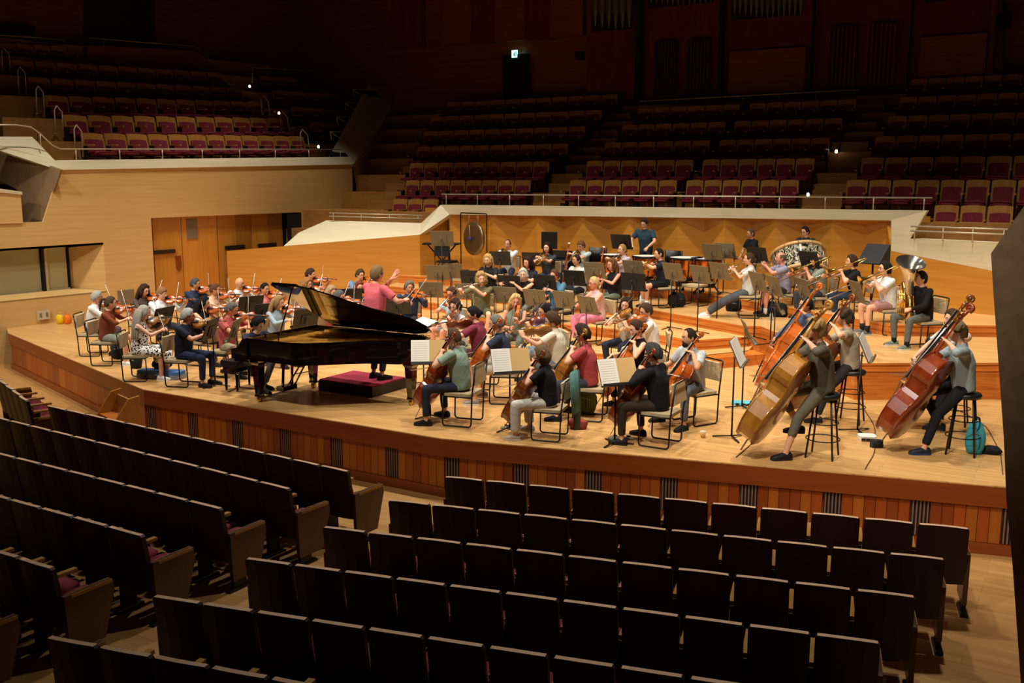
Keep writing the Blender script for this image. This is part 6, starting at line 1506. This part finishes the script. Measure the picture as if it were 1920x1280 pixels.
# ---- percussion at the back
for (x, y, r, lab) in ((1150, 482, .30, 'leftmost copper timpani at the back'), (1213, 488, .33, 'copper timpani below the timpanist'), (1287, 480, .36, 'copper timpani right of the navy horn player'), (1325, 478, .33, 'rightmost copper timpani at the back')):
    p = G(x, y, Z4+.78); p = AY(x, y, 8.75); timpani((p[0], p[1], Z4), r, lab)
g_ = AY(888, 457, 9.0); gong((g_[0], 9.0, Z4), math.radians(-20))
b_ = AY(1500, 475, 8.35); bass_drum((b_[0], 8.35, Z4), math.radians(14))
CYM = plain('cymbal_bronze', 'a88444', .3, .85)
for i, (x, y) in enumerate(((1375, 486), (1392, 484))):
    p = AY(x, y, 8.9)
    o = MB().lathe([(.001, .035), (.035, .03), (.05, .012), (.19, 0)], 24, 0, None).build('cymbal', CYM, None, TR(p, math.radians(20), 0, math.radians(78))); MB().tube([(0, 0, .03), (0, 0, .08)], .01, 6).build('strap', BLK, o)
    tag(o, ('left' if i == 0 else 'right')+' hand cymbal of the shaven-headed percussionist in black', 'cymbal', 'hand cymbals')
# keyboard percussion on a cross-legged stand
kp = AY(828, 460, 9.0); kt = empty('glockenspiel_table', TR((kp[0], 9.0, Z4), math.radians(25))); tag(kt, 'table of keyboard percussion on crossed black legs', 'percussion table')
MB().box((0, 0, .86), (.95, .40, .04)).build('table_top', BLK, kt)
gb = MB()
for i in range(18): gb.box((-.42+.049*i, 0, .89), (.035, .30-.008*i, .012))
gb.build('tone_bars', SILVER, kt)
for s in (-1, 1): MB().tube([(-.38*s, .0+.05*s, .84), (.34*s, .05*s, .02)], .018, 6).build('crossed_leg', BLK, kt); MB().tube([(.34*s, -.22, .02), (.34*s, .22, .02)], .016, 6).build('foot', BLK, kt)
# boxes: screen, amplifier, wedge loudspeaker
def boxthing(px, py, Y, size, rz, name, mat, label, cat, kids=()):
    p = AY(px, py, Y); o = MB().box((0, 0, size[2]/2), size).build(name, mat, None, TR((p[0], Y, Z4), rz)); tag(o, label, cat)
    for k, (nm, c, d, m) in enumerate(kids): MB().box(c, d).build(nm, m, o)
    return o
sp = AY(1030, 447, 9.35); tl_ = empty('monitor_screen', TR((sp[0], 9.35, Z4), math.radians(10))); tag(tl_, 'black flat screen on a stand against the back wall', 'screen')
MB().box((0, 0, 1.02), (.40, .06, .42)).build('screen_case', plain('case_black', '0d0d0e', .5), tl_); MB().box((0, -.035, 1.03), (.34, .01, .34)).build('screen_panel', plain('screen_dark', '26241f', .2), tl_); MB().tube([(0, 0, 0), (0, 0, .82)], .02, 8).build('post', BLK, tl_); MB().box((0, 0, .01), (.35, .35, .02)).build('foot', BLK, tl_)
ap = AY(1053, 472, 9.0); am = MB().box((0, 0, .30), (.42, .32, .60)).build('amplifier', plain('amp_navy', '1a2236', .6), None, TR((ap[0], 9.0, Z4), math.radians(12))); tag(am, 'dark blue amplifier with silver knobs behind the horns', 'amplifier')
MB().box((0, -.165, .54), (.40, .012, .09)).build('control_panel', GREYP, am)
for i in range(6): MB().lathe([(.014, 0), (.014, .018), (.001, .018)], 10, 0, TR((-.16+.064*i, -.17, .54), 0, math.pi/2)).build('knob', SILVER, am)
cd_ = AY(1080, 462, 9.3); cq = empty('covered_drum', TR((cd_[0], 9.3, Z4))); tag(cq, 'round black covered drum behind the horns', 'drum')
MB().lathe([(.30, .0), (.32, .3), (.32, .62), (.28, .70), (.12, .74), (.001, .75)], 24).build('cover', cloth('121214'), cq); MB().lathe([(.325, .58), (.325, .62)], 24).build('rim_band', BLK, cq)
wp = AY(1637, 492, 8.3); wd = empty('wedge_loudspeaker', TR((wp[0], 8.3, Z4+.0), math.radians(-20))); tag(wd, 'black wedge loudspeaker on a pole at the back right', 'loudspeaker')
MB().slab([(-.24, -.18, .86), (.24, -.18, .86), (.24, .20, .86), (-.24, .20, .86)], (0, 0, .02)).add([(-.24, -.18, .88), (.24, -.18, .88), (.24, .20, .88), (-.24, .20, .88), (-.24, .16, 1.24), (.24, .16, 1.24), (.24, .20, 1.22), (-.24, .20, 1.22)], [(0, 1, 5, 4), (1, 2, 6, 5), (2, 3, 7, 6), (3, 0, 4, 7), (4, 5, 6, 7)]).build('cabinet', plain('speaker_black', '0a0a0b', .6), wd)
MB().tube([(0, 0, 0), (0, 0, .86)], .02, 8).build('pole', BLK, wd); MB().box((0, 0, .01), (.4, .4, .02)).build('foot', BLK, wd)
# ---- bags, cases, bottles
def gp(x, y, l=0): return Vector(G(x, y, lv(l)))
bag(gp(1268, 575, 3), .3, .17, (1.1, .8, .95), BAGB, 'black backpack on the tier below the timpani', 'backpack', 3)
bag(gp(305, 704)+Vector((0, 0, .125)), .2, .14, (1.2, .8, .62), BAGB, 'black bag lying on the blue violin case', 'bag', 4)
bag(gp(256, 690), .1, .12, (.9, .7, 1.0), BAGB, 'small round black bag under the floral dress', 'bag', 5)
bag(gp(222, 672), .4, .14, (.8, .8, 1.1), BAGB, 'black bag under the rust-brown violinist', 'bag', 6)
bag(gp(1098, 775), .2, .15, (1, .8, 1.3), cloth('22241a', pattern='stripe', c2='8a9a2c'), 'black and lime backpack beside the coral cellist', 'backpack', 7)
bag(gp(1083, 803), .2, .10, (1.3, .8, .7), cloth('8c3a30'), 'small red-brown pouch on the floor behind white trousers', 'pouch', 8, strap=False, name='pouch')
bag(gp(1826, 850), .2, .12, (.9, .7, 1.7), cloth('3a94a0'), 'turquoise bag hanging by the far right stool', 'bag', 9)
bag(gp(1857, 850), .2, .10, (1.2, .9, .5), BAGB, 'small black pouch beside the turquoise bag', 'pouch', 10, strap=False, name='pouch')
bag(gp(1745, 655, 3), .2, .10, (1.0, .8, 1.0), BAGB, 'small black and white bag by the tuba chair', 'bag', 11)
bag(gp(1375, 583, 3), .3, .15, (1.1, .8, .9), BAGB, 'black case behind the trumpeter legs', 'bag', 12)
bag(gp(1450, 593, 3), .0, .19, (1.4, .7, .8), BAGB, 'black trumpet case behind the lavender trumpeter', 'bag', 13)
bag(gp(1215, 680), .3, .10, (1.2, .8, .6), BAGB, 'small black bag under the cellist in sleeveless top', 'bag', 14)
for (x, c1, seed) in ((113, 'e8c020', 21), (127, 'e87820', 22)):
    p = gp(x, 607); o = lump(.10, seed, .95, .7, 1.15).build('shopping_bag', cloth(c1, rough=.5), None, TR(p)); MB().tube(rounded([(-.05, 0, .20), (-.04, 0, .27), (.04, 0, .27), (.05, 0, .20)], .03), .006, 6).build('handle', cloth(c1, rough=.5), o)
    tag(o, ('yellow' if x == 113 else 'orange')+' plastic shopping bag by the left wall', 'bag')
def slabcase(p, rz, d, mat, label, cat, name):
    o = rbox(d[0], d[1], d[2]*.55, .05).build(name, mat, None, TR((p[0], p[1], p[2]+d[2]*.275), rz)); tag(o, label, cat)
    rbox(d[0]*.98, d[1]*.96, d[2]*.45, .05).build('lid', cloth('4a78b0', rough=.5) if 'blue' in label else mat, o, TR((0, 0, d[2]*.5)))
    for s in (-.25, 0, .25): MB().box((s*d[0], -d[1]/2-.008, .01), (.05, .012, .03)).build('latch', EBONY, o)
    return o
slabcase(gp(303, 708), math.radians(18), (.80, .27, .13), cloth('8c8c94', rough=.5), 'blue-lidded violin case lying beside the navy violinist', 'case', 'violin_case')
slabcase(gp(440, 700), math.radians(8), (.60, .08, .05), plain('case_black', '0d0d0e', .5), 'black folded stand lying behind the navy violinist', 'stand', 'folded_stand')
slabcase(gp(1643, 838), math.radians(30), (.16, .09, .09), cloth('33363a'), 'small dark grey pouch on floor between the basses', 'pouch', 'pouch')
slabcase(gp(962, 803), math.radians(200), (.34, .12, .012), plain('mat_grey', '6a6458', .7), 'grey mat strip under the endpin in front', 'mat', 'endpin_mat')
slabcase(gp(1165, 822), math.radians(200), (.34, .12, .012), plain('mat_grey', '6a6458', .7), 'grey mat strip under the endpin of black-jacket cellist', 'mat', 'endpin_mat')
slabcase(gp(1393, 757), math.radians(20), (.34, .22, .03), plain('folder_cyan', '58b4c4', .6), 'turquoise folder on floor below the stand', 'folder', 'folder')
slabcase(gp(1405, 808), math.radians(40), (.20, .14, .05), cloth('3a8a90'), 'teal cloth heap on floor beside the front bass', 'cloth', 'cloth_heap')
slabcase(gp(1625, 824), math.radians(20), (.22, .20, .06), plain('paper', 'efe9dc', .8), 'crumpled white paper bag under the stand by basses', 'paper bag', 'paper_bag')
bottle(Vector((*AY(802, 492, 8.9)[:2], Z4)), 'clear water bottle at the left end of the top tier')
bottle(gp(1202, 568, 3), 'clear water bottle by the horn player in black shorts')
bottle(gp(1446, 600, 3), 'small metal bottle beside the trumpeter in lavender', 'a8a49c', '2a2a2a', .18)
cu = gp(1318, 820); o = MB().lathe([(.001, 0), (.028, 0), (.036, .08), (.033, .08), (.026, .006)], 16).build('paper_cup', PAPER2, None, Matrix.Translation(cu)); tag(o, 'tan paper cup on the floor behind the cellists', 'cup')
MB().lathe([(.0365, .076), (.038, .08), (.0365, .084), (.035, .08)], 16).build('rim', PAPER, o)
# jacket over the chair of the cellist in white trousers
r = STR['cellist with brown bobbed hair, black tee and white trousers']; cpos = r['pos']; ch_ = r['hd']
jk = MB(); rs = []
for z, w, y in ((.86, .13, -.30), (.89, .14, -.265), (.86, .15, -.315), (.6, .15, -.33), (.35, .13, -.345), (.12, .09, -.34)):
    rs.append([Vector((.1+w*math.cos(t), y+(.03+.015*math.sin(5*t))*math.sin(t), z)) for t in (i/14*2*math.pi for i in range(14))])
o = MB().rings(rs[2:], 0, True).build('jacket', cloth('3c4a44'), None, TR(cpos, ch_-math.pi/2)); MB().rings([[p+Vector((-.16, -.02, .02)) for p in r_] for r_ in rs[2:5]], 0, True).build('scarf', cloth('5a8480'), o); tag(o, 'dark green jacket hung over the chair of the white-trousered cellist', 'jacket')
# cable on the stage floor
for pts, lab in (([(1738, 760), (1800, 770), (1850, 800), (1876, 850), (1880, 890)], 'thin cable curving over the stage floor at far right'), ([(1380, 858), (1410, 832), (1432, 800), (1436, 765)], 'thin cable curving before the front bass'), ([(1622, 880), (1640, 850), (1641, 800), (1610, 752)], 'thin cable between the two bass groups')):
    P = [gp(x, y)+Vector((0, 0, .008)) for x, y in pts]; Q = []
    for i in range(len(P)-1):
        for k in range(5): Q.append(P[i].lerp(P[i+1], k/5))
    Q.append(P[-1]); Q = [Q[0]]+[(Q[i-1]+Q[i]*2+Q[i+1])/4 for i in range(1, len(Q)-1)]+[Q[-1]]
    o = MB().tube(Q, .006, 6).build('cable', plain('cable_brown', '5a4028', .6)); tag(o, lab, 'cable')
finish_people()
